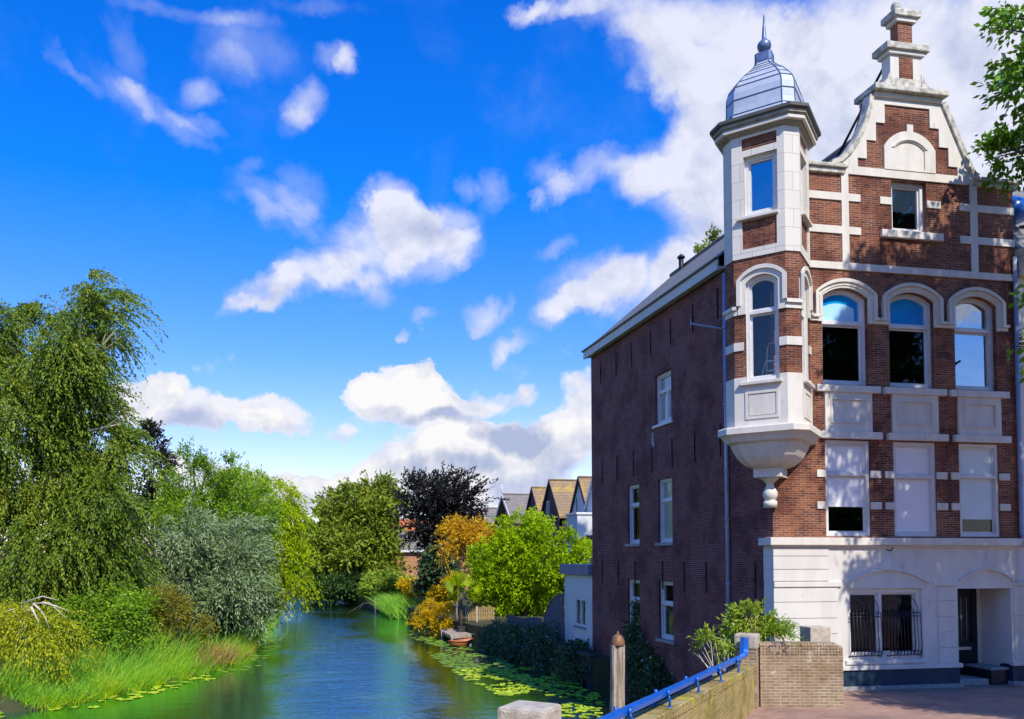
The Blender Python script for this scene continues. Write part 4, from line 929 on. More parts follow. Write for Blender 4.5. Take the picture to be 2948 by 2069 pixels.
weep = dict(m=30, L=1.2, spread=.035, outw=.5, up=.2, rnd=.35, grav=.85, leaf=(.14, .058), lean=(.20, 0, 0), axr=.38, inner=.55, lump=.4, flat=.45, cl=30, cr=.30)
tree('weeping_birch', 'tall weeping birch with wind-blown hanging olive green twigs on the left bank', 'tree', 33,
     [(196, 640, 20, 40), (185, 700, 40, 48), (248, 690, 31, 30), (258, 740, 23, 50), (236, 800, 14, 34), (130, 690, 27, 40), (85, 720, 31, 36), (40, 760, 40, 50), (-20, 730, 23, 40), (-60, 800, 63, 90), (142, 780, 54, 60), (195, 800, 50, 60), (90, 840, 63, 60), (163, 880, 54, 60), (202, 900, 50, 60), (40, 930, 68, 80), (125, 980, 54, 60), (184, 985, 54, 60), (236, 985, 31, 60), (223, 1060, 52, 55), (60, 1060, 76, 70), (150, 1080, 66, 60), (253, 1110, 32, 50), (212, 1150, 62, 60), (20, 1180, 76, 80), (117, 1190, 71, 70), (177, 1230, 71, 65), (239, 1215, 48, 60), (271, 950, 20, 24), (277, 1000, 25, 20), (195, 1310, 81, 65), (60, 1310, 86, 80), (134, 1320, 66, 60), (-140, 1050, 104, 220), (246, 1300, 52, 60)],
     (112, 1440), l_birch, .19, m_birch, ns=9500, limbs=16, **weep)
tree('weeping_bush', 'low arching weeping tree with bleached bare branches by the reeds at the left edge', 'tree', 25.5,
     [(60, 1390, 55, 28), (110, 1400, 40, 35), (10, 1395, 50, 35), (40, 1420, 70, 40), (-60, 1400, 60, 40)], (50, 1470), l_weep, .06, m_deadw, ns=520, m=22, L=1.15, spread=.04, outw=.35, up=-.1, rnd=.4, grav=.85, leaf=(.12, .045), axr=.35, inner=.5, lump=.2, limbs=0, z0=-.8)
wb = [o for o in bpy.data.objects if o.name == 'weeping_bush'][0]
mb = MB()
for pl in ([(30, 1470), (50, 1400), (75, 1352), (110, 1350), (148, 1385)], [(75, 1352), (95, 1372), (112, 1410)], [(50, 1400), (30, 1365), (5, 1372)], [(95, 1350), (125, 1358), (155, 1370)], [(70, 1360), (85, 1390), (90, 1415)], [(60, 1375), (50, 1352), (95, 1336), (130, 1345)]):
    q = [atd(x, y, 25.0) for x, y in pl]; mb.tube(q, list(np.linspace(.04, .010, len(q))), 6)
build('bare_branch', mb, m_deadw, wb)
tree('copper_tree', 'dark purple tree glimpsed behind the weeping birch', 'tree', 50, [(345, 1040, 26, 55), (352, 1100, 34, 45), (335, 985, 14, 25)], (348, 1330), l_copper, .14, ns=260, m=20, L=.8, spread=.12, leaf=(.22, .10), limbs=2)
tree('tall_willow', 'mid green willow with upright top shoots between birch and silver willow', 'tree', 47,
     [(450, 1110, 70, 62), (520, 1110, 70, 55), (400, 1130, 45, 70), (560, 1150, 60, 70), (470, 1190, 110, 80), (430, 1030, 7, 26, 0, 3), (469, 1035, 6, 24, 0, 3), (518, 1052, 7, 18, 0, 3)], (460, 1400), l_mid, .17, ns=1500, m=22, L=.9, spread=.09, outw=.5, up=.5, rnd=.5, grav=.2, leaf=(.21, .065), axr=.45, limbs=5)
tree('silver_willow', 'grey green silvery willow bush leaning over the left water edge', 'tree', 38,
     [(470, 1240, 70, 59), (545, 1270, 51, 63), (420, 1190, 49, 46), (400, 1310, 61, 63), (500, 1330, 70, 52), (570, 1340, 31, 44), (360, 1250, 41, 67), (530, 1205, 45, 34)], (470, 1445), l_silver, .14, ns=2100, m=20, L=.85, spread=.06, outw=.7, up=.05, rnd=.5, grav=.35, leaf=(.19, .05), lean=(.25, 0, 0), axr=.32, limbs=5, cl=16, lump=.5)
tree('yellow_willow', 'bright yellow green weeping willow overhanging the far left bank', 'tree', 58,
     [(590, 1130, 62, 60), (625, 1185, 48, 60), (640, 1250, 38, 60), (575, 1190, 60, 70), (645, 1310, 28, 38), (600, 1270, 55, 60), (540, 1100, 50, 45)], (600, 1370), l_yell, .2, ns=1700, m=24, L=1.6, spread=.09, outw=.5, up=.1, rnd=.4, grav=.8, leaf=(.26, .08), axr=.4, limbs=4)
bk = dict(m=20, spread=.16, outw=.6, up=.25, rnd=.7, grav=.25, axr=.6)
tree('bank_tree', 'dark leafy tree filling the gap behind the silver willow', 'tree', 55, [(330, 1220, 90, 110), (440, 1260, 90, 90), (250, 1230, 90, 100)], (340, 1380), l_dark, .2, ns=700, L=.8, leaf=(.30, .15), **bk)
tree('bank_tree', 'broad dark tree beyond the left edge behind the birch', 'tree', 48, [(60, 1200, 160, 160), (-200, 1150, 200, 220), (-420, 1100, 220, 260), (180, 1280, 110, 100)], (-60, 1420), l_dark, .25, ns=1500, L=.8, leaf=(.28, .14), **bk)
tree('bank_shrub', 'dark green shrub under the hanging birch twigs', 'shrub', 31, [(190, 1400, 60, 50), (260, 1390, 60, 60), (130, 1440, 40, 35), (310, 1400, 45, 55)], (230, 1470), l_mid, .05, ns=800, L=.5, leaf=(.13, .06), limbs=2, **bk)
tree('olive_bush', 'olive brown leafy bush between birch and silver willow at the reeds', 'shrub', 32.5, [(375, 1370, 48, 40), (400, 1400, 35, 35), (340, 1400, 35, 30), (430, 1405, 25, 25)], (380, 1450), l_olive, .05, ns=460, m=18, L=.5, spread=.05, outw=.7, up=.3, rnd=.5, grav=.2, leaf=(.13, .045), axr=.4, limbs=2)
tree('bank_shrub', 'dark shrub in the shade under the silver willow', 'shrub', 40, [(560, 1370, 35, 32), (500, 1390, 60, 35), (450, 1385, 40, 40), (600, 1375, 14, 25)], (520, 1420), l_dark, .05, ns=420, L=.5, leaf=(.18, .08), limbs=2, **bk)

# far end and right bank
for lb_, d_, lbs, b_, mt_ in (
    ('dark tree closing the far end of the canal', 112, [(690, 1235, 40, 60), (700, 1285, 40, 35), (665, 1270, 30, 45)], (690, 1318), l_dark),
    ('olive tree behind the dark one at the canal end', 118, [(735, 1190, 45, 45), (760, 1240, 50, 50), (720, 1230, 40, 50)], (740, 1310), l_chest),
    ('pale distant tree low over the bend of the canal', 128, [(640, 1260, 40, 40), (600, 1250, 40, 40), (665, 1290, 22, 22)], (640, 1310), l_mid)):
    tree('far_tree', lb_, 'tree', d_, lbs, b_, mt_, .3, group='trees closing the far end of the canal', ns=420, L=1.4, leaf=(.75, .42), m=18, spread=.35, outw=.6, up=.3, rnd=.7, grav=.2, axr=.7)
tree('chestnut_tree', 'tall rounded olive green tree beside the far right water edge', 'tree', 80,
     [(825, 1105, 48, 36), (850, 1140, 45, 50), (790, 1150, 62, 55), (760, 1175, 40, 40), (842, 1190, 32, 55), (735, 1225, 48, 52), (800, 1230, 90, 60), (828, 1260, 48, 50), (720, 1285, 36, 38), (770, 1285, 60, 40)], (800, 1330), l_chest, .35, ns=1700, m=22, L=1.2, spread=.20, outw=.7, up=.3, rnd=.6, grav=.3, leaf=(.44, .20), axr=.5, lump=.45, cl=18)
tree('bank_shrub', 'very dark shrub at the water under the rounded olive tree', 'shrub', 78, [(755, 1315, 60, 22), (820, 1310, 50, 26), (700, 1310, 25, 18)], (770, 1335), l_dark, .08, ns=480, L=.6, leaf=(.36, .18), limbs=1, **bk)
tree('bank_shrub', 'light green shrub by the brick house and reeds', 'shrub', 70, [(872, 1312, 36, 20), (850, 1315, 30, 22), (908, 1318, 18, 14)], (885, 1345), l_bush, .06, ns=520, L=.7, leaf=(.32, .15), limbs=2, **bk)
tree('copper_beech', 'almost black copper beech with spiky wind-blown twigs', 'tree', 62,
     [(985, 1160, 62, 52), (940, 1120, 36, 36), (1045, 1130, 42, 36), (995, 1105, 55, 26), (990, 1220, 30, 42), (1010, 1190, 50, 42), (948, 1165, 26, 28), (1075, 1140, 16, 14), (912, 1090, 12, 12), (985, 1260, 26, 36)], (985, 1345), l_copper, .25, ns=1000, m=26, L=1.35, spread=.06, outw=1.0, up=.4, rnd=.5, grav=.14, cl=4, leaf=(.26, .11), lean=(.15, 0, 0), axr=.4, lump=.35, limbs=7)
tree('sumac_tree', 'orange leaved multi-stemmed tree below the copper beech', 'tree', 50,
     [(1050, 1190, 46, 26), (1085, 1200, 42, 28), (1015, 1215, 30, 24), (1110, 1215, 30, 26), (1045, 1215, 40, 20)], (1068, 1330), l_orange, .085, m_stem, ns=620, m=18, L=.7, spread=.08, outw=.5, up=.3, rnd=.6, grav=.3, leaf=(.22, .075), axr=.5, limbs=0, multi=12)
tree('lime_tree', 'big bright lime green leafy tree beside the white annex', 'tree', 47,
     [(1175, 1215, 60, 50), (1130, 1270, 62, 62), (1235, 1235, 58, 52), (1180, 1310, 85, 60), (1250, 1310, 55, 65), (1095, 1320, 46, 56), (1192, 1175, 30, 26), (1285, 1240, 34, 36), (1080, 1270, 34, 42), (1140, 1350, 65, 38), (1215, 1365, 60, 36), (1240, 1195, 26, 26), (1305, 1255, 28, 26)], (1180, 1425), l_lime, .15, ns=2100, m=20, L=.75, spread=.09, outw=.65, up=.35, rnd=.6, grav=.3, leaf=(.215, .10), axr=.5, lump=.45, cl=16)
tree('ivy_shrub', 'dark blue green ivy thicket at the foot of the copper beech', 'shrub', 57, [(965, 1290, 28, 36), (985, 1270, 30, 35), (950, 1325, 14, 22), (1000, 1300, 30, 40)], (970, 1360), l_ivy, .08, ns=520, L=.5, leaf=(.26, .18), limbs=2, **bk)
tree('golden_shrub', 'golden yellow shrub just behind the fan palm', 'shrub', 51, [(1000, 1312, 16, 14), (985, 1332, 17, 16), (1015, 1300, 12, 9)], (992, 1385), l_gold, .05, ns=430, m=18, L=.4, spread=.08, outw=.6, up=.2, rnd=.7, grav=.3, leaf=(.17, .07), axr=.6, limbs=2, z0=-.4)
tree('golden_shrub', 'golden brown conifer-like shrub hanging over the water by the jetty', 'shrub', 46, [(962, 1372, 24, 15), (945, 1390, 18, 13), (980, 1388, 18, 13), (990, 1355, 12, 11)], (975, 1410), l_gold, .05, ns=430, m=20, L=.5, spread=.05, outw=.9, up=-.05, rnd=.4, grav=.35, leaf=(.13, .05), axr=.35, limbs=2, z0=-.5)
tree('golden_shrub', 'small yellow shrub beside the pale board fence', 'shrub', 60, [(912, 1322, 13, 14), (925, 1312, 8, 8)], (915, 1345), l_gold, .04, ns=110, L=.3, leaf=(.2, .09), limbs=1, **bk)
tree('tall_conifer', 'distant treetop showing above the tiled roof behind the turret', 'tree', 46, [(1598, 545, 14, 22), (1606, 560, 16, 18), (1588, 570, 14, 18), (1600, 610, 30, 40), (1590, 700, 50, 70), (1585, 820, 60, 80)], (1592, 1300), l_chest, .3, ns=900, m=18, L=.6, spread=.08, outw=.7, up=.6, rnd=.4, grav=.1, leaf=(.22, .08), axr=.4, limbs=2)
# dark hanging shrubs on the quay, ivy against the house
for i, (x_, y_, r1, h1, lb_) in enumerate(((10.25, 28.6, .62, .45, 'nearest dark creeper mound on the sheet piling under the annex'), (10.15, 31.6, .9, .75, 'dark rounded creeper mound below the fan trellis'), (9.95, 34.6, .9, .8, 'dark creeper mound in front of the low board fence'), (9.8, 37.6, .8, .7, 'dark creeper mound on the quay nearest the orange boat'))):
    tree('quay_creeper', lb_, 'shrub', 0, [((x_, y_, -.85), (r1*.8, r1*1.5, h1)), ((x_+.3, y_+.6, -.55), (r1*.7, r1, h1*.9)), ((x_-.15, y_-.7, -1.0), (r1*.6, r1*.8, h1*.6))], (x_+.4, y_), l_ivy, .04, group='creepers on the shaded quay', world=True, ns=300, m=16, L=.5, spread=.06, outw=.6, up=.0, rnd=.7, grav=.6, leaf=(.12, .07), axr=.5, lump=.7, cl=8, limbs=1, z0=-.7)
tree('wall_ivy', 'dark ivy climbing the canal wall between its two lowest windows', 'ivy', 0, [((10.95, 23.7, -.5), (.16, 1.1, .7)), ((10.95, 24.0, .15), (.10, .45, .5)), ((10.9, 22.9, -.9), (.2, .8, .5)), ((10.98, 24.9, .9), (.06, .22, .6)), ((10.98, 24.8, -.3), (.1, .5, .9))], (10.95, 23.7), l_ivy, .03, world=True, ns=620, m=14, L=.35, spread=.04, outw=.3, up=.3, rnd=.7, grav=.1, leaf=(.10, .075), axr=.6, limbs=3, z0=-1.3)
tree('planter_shrub', 'green leafy shrub behind the wing wall in front of the grey downpipe', 'shrub', 17.5, [(1680, 1385, 28, 15), (1655, 1402, 16, 12), (1715, 1408, 20, 9), (1695, 1418, 28, 9)], (1695, 1450), l_bush, .03, m_stem, ns=190, m=15, L=.32, spread=.025, outw=.8, up=.35, rnd=.5, grav=.25, leaf=(.10, .036), axr=.45, limbs=0, multi=9, z0=0.2)
tree('planter_shrub', 'feathery bluish green shrub beside the grey stone block', 'shrub', 17.3, [(1748, 1418, 20, 14), (1735, 1425, 18, 12)], (1745, 1450), l_mid, .02, m_stem, ns=90, m=18, L=.25, spread=.02, outw=.8, up=.5, rnd=.5, grav=.3, leaf=(.07, .018), axr=.4, limbs=0, multi=5, z0=0.3)
tree('planter_shrub', 'sparse shrub with bare pale twigs reaching over the canal behind the blue rail', 'shrub', 17.2, [(1592, 1437, 28, 9), (1620, 1438, 14, 11), (1570, 1468, 16, 6)], (1650, 1490), l_bush, .022, m_deadw, ns=75, m=13, L=.28, spread=.02, outw=.7, up=.3, rnd=.6, grav=.2, leaf=(.085, .03), axr=.45, limbs=0, multi=13, z0=-.1)

# street tree standing right of the frame: its twigs hang into view and dapple the front
fl = [((14.0, 9.0), 1.0), ((15.5, 9.6), 1.2), ((17.0, 10.6), 1.2), ((13.6, 7.4), 1.0), ((15.2, 7.6), 1.4), ((17.0, 8.2), 1.4), ((13.7, 5.3), 1.0), ((15.3, 5.4), 1.4), ((17.1, 5.6), 1.4), ((14.1, 3.0), 1.0), ((15.6, 2.8), 1.4), ((17.2, 3.0), 1.4), ((14.3, .9), 1.2), ((16.2, .9), 1.4)]
SL = []
for (xf, zf), r_ in fl:
    dl = 5.2+random.uniform(-.7, .9); SL.append(((xf+math.tan(SUN_PHI)*dl, YC-dl, zf+math.tan(SUN_EL)/math.cos(SUN_PHI)*dl), (r_*.95, r_*1.1, r_*1.0)))
for xg, yg in ((13.7, 15.4), (15.2, 14.6), (16.8, 15.3), (14.6, 13.2), (16.4, 13.3), (18.2, 14.2), (15.4, 16.2), (17.4, 16.4)):
    dl = 6.6+random.uniform(-.5, .8); SL.append(((xg+math.tan(SUN_PHI)*dl, yg-dl, math.tan(SUN_EL)/math.cos(SUN_PHI)*dl), (1.15, 1.2, .9)))
for (x, y, rx, ry, dp) in ((2282, 40, 44, 60, 19.3), (2290, 120, 34, 36, 19.3), (2270, 275, 34, 34, 19.4), (2236, 345, 36, 22, 19.35), (2284, 345, 34, 32, 19.4), (2284, 508, 14, 16, 19.4), (2283, 770, 18, 10, 19.4)):
    p = atd(x, y, dp); SL.append((tuple(p), (rx/ppm(18.4), rx/ppm(18.4)*.8, ry/ppm(18.4))))
tree('street_tree', 'leafy street tree whose twigs hang into the right edge of the picture', 'tree', 0, SL, (18.9, 12.3), l_street, .22, world=True, ns=7600, m=16, L=.5, spread=.07, outw=.6, up=.1, rnd=.6, grav=.35, leaf=(.15, .085), axr=.5, limbs=16, z0=0.1, inner=.7, lump=.35)

# unseen trees added behind the viewer to darken the shaded front; they close off the low sky there and mirror in the front windows
for i, (x_, y_, h_, r1, lb_) in enumerate(((-16, -12, 13, 5.2, 'round unseen tree added far left behind the viewer'), (-5, -15, 15, 6, 'unseen tree added left behind the viewer'), (7, -17, 16, 6.5, 'tallest unseen tree added straight behind the viewer'), (20, -16, 15, 6.2, 'unseen tree added right behind the viewer'), (32, -11, 6.5, 4.0, 'low unseen tree added far right behind the viewer'), (40, 3, 6.5, 4.0, 'low unseen tree added at the far right end of the street'))):
    tree('sky_block_tree', lb_, 'tree', 0, [((x_, y_, h_*.62), (r1, r1, h_*.36)), ((x_+1.5, y_+1, h_*.8), (r1*.6, r1*.6, h_*.2)), ((x_-1.8, y_-.5, h_*.5), (r1*.75, r1*.7, h_*.28)), ((x_+2, y_, h_*.42), (r1*.7, r1*.7, h_*.22))], (x_, y_), l_street, .3, world=True, group='unseen trees added behind the viewer', ns=420, m=12, L=1.0, spread=.3, outw=.7, up=.2, rnd=.7, grav=.3, leaf=(.75, .45), axr=.7, z0=streetz(0, y_), limbs=4)
# ---- reeds and grasses
def blades(name, P, H, lean, wd, mat, label_kind='stuff', curve=.35, v=None):
    n = len(P); az_ = rng.random(n)*6.28
    side = np.stack([np.cos(az_), np.sin(az_), np.zeros(n)], 1)
    dirn = unit(np.stack([rng.normal(size=n)*.35+lean[0], rng.normal(size=n)*.35+lean[1], np.ones(n)], 1))
    bend = unit(np.stack([rng.normal(size=n)+lean[0]*2.5, rng.normal(size=n)+lean[1]*2.5, np.full(n, -.3)], 1))
    K = 4; V = np.empty((n, 2*K+1, 3), np.float32)
    for k in range(K+1):
        t = k/K; c = P+dirn*(H*t)[:, None]+bend*(H*curve*t*t)[:, None]; w_ = wd*(1-t*.75)
        if k < K: V[:, 2*k] = c-side*w_*.5; V[:, 2*k+1] = c+side*w_*.5
        else: V[:, 2*K] = c
    me = bpy.data.meshes.new(name); nv = 2*K+1
    me.vertices.add(n*nv); me.vertices.foreach_set('co', V.ravel())
    base = (np.arange(n)*nv)[:, None]
    quads = np.concatenate([base+np.array([2*k, 2*k+1, 2*k+3, 2*k+2]) for k in range(K-1)], 0); tris = base+np.array([2*K-2, 2*K-1, 2*K])
    li = np.concatenate([quads.ravel(), tris.ravel()]); tot = np.concatenate([np.full(len(quads), 4), np.full(n, 3)]); stt = np.concatenate([[0], np.cumsum(tot)[:-1]])
    me.loops.add(len(li)); me.loops.foreach_set('vertex_index', li.astype(np.int32))
    me.polygons.add(len(tot)); me.polygons.foreach_set('loop_start', stt.astype(np.int32)); me.polygons.foreach_set('loop_total', tot.astype(np.int32))
    vv = rng.random(n)*.6+.2 if v is None else v
    at = me.attributes.new('v', 'FLOAT', 'FACE'); at.data.foreach_set('value', np.clip(np.concatenate([np.tile(vv, K-1), vv]), 0, 1).astype(np.float32))
    me.materials.append(mat); me.update(calc_edges=True)
    o = bpy.data.objects.new(name, me); link(o); o['kind'] = 'stuff'; return o
LE = np.array(LEDGE[2:13], float)
def along(edge, n, y0, y1, o0, o1, side):
    e = np.array(edge, float); yy = y0+(y1-y0)*rng.random(n); xx = np.interp(yy, e[:, 1], e[:, 0])
    of = o0+(o1-o0)*rng.random(n); return xx+side*of, yy, of
def lbz(of): return np.interp(of, [0, .35, 1.6, 4.5], [WZ-.05, WZ+.10, -1.0, -.75])
def sband(name, n, y0, y1, o0, o1, h0, h1, mat, wd=.022, lean=(.25, -.05), dens=True, curve=.4):
    x, y, of = along(LEDGE, n, y0, y1, o0, o1, -1); P = np.stack([x, y, lbz(of)], 1)
    cl = np.sin(x*1.7+y*1.1)*np.sin(x*.6-y*1.9+1)+.5*np.sin(y*4.1+x*3); keep = rng.random(n) < np.clip(.65+.5*cl, .08, 1)
    P = P[keep]; cl = cl[keep]; H = (h0+(h1-h0)*rng.random(len(P)))*(1+.35*cl)
    blades(name, P, H, lean, wd, mat, v=np.clip(.45+.3*cl+.25*rng.normal(size=len(P)), 0, 1), curve=curve)
sband('reeds', 9000, 21, 34, 0, 1.6, .35, .75, l_reed)
sband('grass', 9000, 21, 45, -.1, 1.0, .2, .5, l_lawn, .03, curve=.7)
sband('tall_reeds', 1700, 24, 33.5, 1.0, 2.4, .9, 1.7, l_reed, .024)
sband('far_reeds', 2600, 34, 62, 0, 1.4, .5, 1.1, l_reed, .035)
sband('bank_grass', 6000, 21, 36, 1.4, 4.5, .3, .8, l_mid, .03)
P = np.stack([rng.normal(size=420)*.6-3.3, rng.normal(size=420)*.7+33.6, np.full(420, -1.1)], 1); blades('dry_reeds', P, .6+.5*rng.random(420), (.3, 0), .03, l_dry)
P = np.stack([rng.normal(size=2600)*.75+8.3, rng.normal(size=2600)*2.2+61.5, np.full(2600, -1.3)], 1); P = P[P[:, 0] > 6.9]
blades('right_reeds', P, 1.3+.8*rng.random(len(P)), (-.15, 0), .06, l_reed, curve=.6)

# ---- water lilies
def padmesh(k):
    mb = MB(); n_ = 11; a0 = .25
    pts = [(0, 0, 0)]+[(math.cos(a0+(2*math.pi-2*a0)*i/n_)*(1+.05*math.sin(i*2+k)), math.sin(a0+(2*math.pi-2*a0)*i/n_)*(1+.05*math.cos(i*3+k)), .02*math.sin(i*1.7+k)+.02) for i in range(n_+1)]
    mb.add(pts, [(0, i+1, i+2) for i in range(n_)])
    me = bpy.data.meshes.new('lily_pad'); me.from_pydata(mb.v, [], mb.f); at = me.attributes.new('v', 'FLOAT', 'FACE'); at.data.foreach_set('value', [(.15, .4, .6, .8)[k]]*n_); me.materials.append(m_canaleaf); return me
PADS = [padmesh(k) for k in range(4)]
def ing(p, poly):
    x, y = p; c = False
    for i in range(len(poly)):
        (x1, y1), (x2, y2) = poly[i-1], poly[i]
        if (y1 > y) != (y2 > y) and x < (x2-x1)*(y-y1)/(y2-y1)+x1: c = not c
    return c
def gpt(x, y): d = ray(x, y); l = (WZ-EYE)/d[2]; return np.array([0, 0, EYE])+d*l
spots = []
def scatter(poly, n, rr, lab):
    W_ = [tuple(gpt(x, y)[:2]) for x, y in poly]; xs = [q[0] for q in W_]; ys_ = [q[1] for q in W_]; k = 0; tries = 0
    while k < n and tries < 60*n:
        tries += 1; x, y = random.uniform(min(xs), max(xs)), random.uniform(min(ys_), max(ys_)); r_ = random.uniform(*rr)
        if not ing((x, y), W_) or math.sin(x*2.3+y*.7)+math.sin(y*1.3-x)+random.uniform(-.9, .9) < -.8: continue
        if any((x-a)**2+(y-b)**2 < (.66*(r_+c))**2 for a, b, c, _ in spots[-220:]): continue
        spots.append((x, y, r_, lab)); k += 1
LP = 'floating lily leaves '
scatter([(960, 1462), (1010, 1455), (1120, 1475), (1190, 1520), (1215, 1548), (1130, 1560), (1060, 1530), (1000, 1495)], 270, (.11, .2), 'bright round lily leaf floating in the sunlit patch left of the mooring post')
scatter([(890, 1412), (960, 1415), (1060, 1445), (1080, 1458), (1000, 1452), (920, 1430)], 130, (.12, .22), 'lily leaf floating in the patch beside the jetty')
scatter([(1150, 1490), (1230, 1500), (1345, 1560), (1350, 1611), (1250, 1605), (1235, 1560)], 130, (.10, .17), 'shaded lily leaf floating below the canal house wall')
lx, ly, lo = along(LEDGE, 560, 23.5, 46, .05, 1.1, 1)
for x, y, o_ in zip(lx, ly, lo):
    if random.random() > math.exp(-o_*1.6)*.55+(.25 if math.sin(y*1.9) > .5 else 0): continue
    r_ = random.uniform(.11, .21)
    if any((x-a)**2+(y-b)**2 < (.75*(r_+c))**2 for a, b, c, _ in spots): continue
    spots.append((x, y, r_, 'yellowish lily leaf floating along the reeds of the left bank'))
spots_i = sorted(spots, key=lambda q: q[1])[:296]; rest = sorted(spots, key=lambda q: q[1])[296:]
GN = {'bright': 'lily leaves in the sunlit patch', 'lily l': 'lily leaves beside the jetty', 'shaded': 'lily leaves in the house shade', 'yellow': 'lily leaves along the left reeds'}
for i, (x, y, r_, lab) in enumerate(spots_i):
    o = bpy.data.objects.new('lily_pad', PADS[i % 4]); link(o); o.location = (x, y, WZ+.006); o.rotation_euler = (0, 0, random.uniform(0, 6.28)); o.scale = (r_, r_, .5)
    o['label'] = lab; o['category'] = 'lily pad'; o['group'] = GN[lab[:6]]
if rest:
    mb = MB()
    for x, y, r_, _ in rest:
        a0 = random.uniform(0, 6.28); mb.face([(x+r_*math.cos(a0+i*.63), y+r_*math.sin(a0+i*.63), WZ+.008) for i in range(10)])
    o = build('distant_lily_pads', mb, m_canaleaf, kind='stuff')

# ================================================================== RIGHT BANK: annex, fences, jetty, boat, houses
an = root('annex', (11.02, 30.2, -.3), 'low white flat-roofed annex with grey fascia attached behind the brick house', 'annex')
ax = lambda u, v, w_: (11.0+w_, u, v)
mb = MB(); mb.plate(ax, rect(28.70, 31.75, -.35, 2.42), [rect(29.35, 30.55, .42, 1.52)], 0, .2); mb.box(11.2, 14, 31.6, 31.75, -.35, 2.42); mb.box(11.001, 14, 28.7, 31.74, 2.30, 2.42); mb.face([(14, 28.7, -.3), (14, 31.7, -.3), (14, 31.7, 2.4), (14, 28.7, 2.4)]); mb.face([(12.6, 28.7, -.3), (12.6, 31.7, -.3), (12.6, 31.7, 2.4), (12.6, 28.7, 2.4)]); build('wall', mb, m_white, an)
m_fascia = M('violet_grey_fascia', (.20, .20, .30), (.17, .17, .25), .6, 2.)
mb = MB(); mb.cbox(10.85, 14.2, 28.70, 31.95, 2.42, 2.82, .02); build('fascia', mb, m_fascia, an)
mb = MB(); mb.plate(ax, rect(29.35, 30.55, .42, 1.52), [rect(29.43, 29.91, .52, 1.44), rect(29.99, 30.47, .52, 1.44)], .02, .12); wn = build('window', mb, m_frame, an)
mb = MB(); mb.plate(ax, rect(29.40, 30.5, .48, 1.48), (), .09, .095); build('pane', mb, m_glass, wn)
mb = MB(); mb.plate(ax, rect(29.40, 29.95, .6, 1.44), (), .2, .21, back=True); build('curtain', mb, m_blind, wn)
mb = MB(); mb.cbox(10.94, 11.1, 29.28, 30.62, .36, .42, .01); build('window_sill', mb, m_fascia, an)
mb = MB()
for i in range(16):
    y = 27.05+i*.30; mb.box(10.30, 10.40, y, y+.17, -1.9, -.36); mb.box(10.36, 10.46, y+.17, y+.30, -1.9, -.38)
mb.cbox(10.25, 10.6, 27.0, 31.9, -.42, -.32, .02); build('sheet_piling', mb, m_pile, base=(10.4, 29.4, -1.35), label='dark ribbed sheet piling along the water below the white annex', cat='quay wall')
ft = root('fan_trellis', (10.95, 32.2, -.3), 'grey wooden fan trellis fence with quarter-round top beside the annex', 'trellis')
mb = MB(); c0 = (31.95, -.32); RX, RZ = 2.5, 1.85
for i in range(19):
    a = R_(4+i*85/18); e = (c0[0]+RX*math.cos(a), c0[1]+RZ*math.sin(a)); n2 = Vector((-math.sin(a), math.cos(a)))*.045
    mb.add([(10.93+.012*(i % 2), c0[0]+n2.x*.6, c0[1]+n2.y*.6), (10.93+.012*(i % 2), e[0]+n2.x*1.5, e[1]+n2.y*1.5), (10.93+.012*(i % 2), e[0]-n2.x*1.5, e[1]-n2.y*1.5), (10.93+.012*(i % 2), c0[0]-n2.x*.6, c0[1]-n2.y*.6),
            (10.96, c0[0]+n2.x*.6, c0[1]+n2.y*.6), (10.96, e[0]+n2.x*1.5, e[1]+n2.y*1.5), (10.96, e[0]-n2.x*1.5, e[1]-n2.y*1.5), (10.96, c0[0]-n2.x*.6, c0[1]-n2.y*.6)], [(0, 1, 2, 3), (7, 6, 5, 4), (0, 4, 5, 1), (3, 2, 6, 7), (1, 5, 6, 2)])
build('fan_slats', mb, m_fence, ft)
mb = MB(); mb.tube([(10.94, c0[0]+RX*math.cos(R_(a)), c0[1]+RZ*math.sin(R_(a))) for a in range(0, 91, 6)], .04, 6); build('curved_rail', mb, m_fence, ft)
mb = MB(); mb.cbox(10.88, 11.0, 31.80, 31.95, -.6, 1.62, .01); build('post', mb, m_fence, ft)
bf = root('board_fence', (10.9, 37, -.3), 'low dark vertical board fence on the shaded quay beyond the trellis', 'fence')
mb = MB()
for i in range(44):
    y = 34.55+i*.135; mb.cbox(10.9, 10.925, y, y+.12, -.45, .36+.05*math.sin(i*.2)+random.uniform(-.02, .02)-.006*i, .005)
build('boards', mb, m_fence, bf)
mb = MB(); mb.box(10.926, 10.97, 34.5, 40.5, .05, .12); build('rail', mb, m_fence, bf)
pf = root('pale_fence', (9.2, 60, -.4), 'pale weathered board fence by the brick house at the reeds', 'fence')
mb = MB()
for i in range(9): mb.cbox(9.0+i*.16, 9.14+i*.16, 60.0, 60.03, -.5, .9+.06*i, .006)
build('boards', mb, m_plank, pf)
mb = MB(); mb.cbox(8.9, 9.02, 59.95, 60.07, -1.4, 1.1, .01); build('post', mb, m_plank, pf)
for i, (x, y, h, lb_) in enumerate(((8.75, 50.5, .5, 'grey post at the water beside the golden shrub'), (9.1, 44.6, .65, 'pale post beneath the lime tree nearest the fan palm'), (9.45, 43.6, .55, 'pale post beneath the lime tree behind the jetty'), (9.75, 42.4, .45, 'slim pale post at the end of the jetty by the boat'))):
    mb = MB(); mb.tube([(x, y, -1.6), (x+.02, y, h)], [.065, .055], 8); build('wooden_post', mb, m_plank, base=(x, y, -1.35), label=lb_, cat='post')
cp = root('canal_post', (6.55, 64.4, WZ), 'thin post with a drooping branch standing in the canal left of the reeds', 'post')
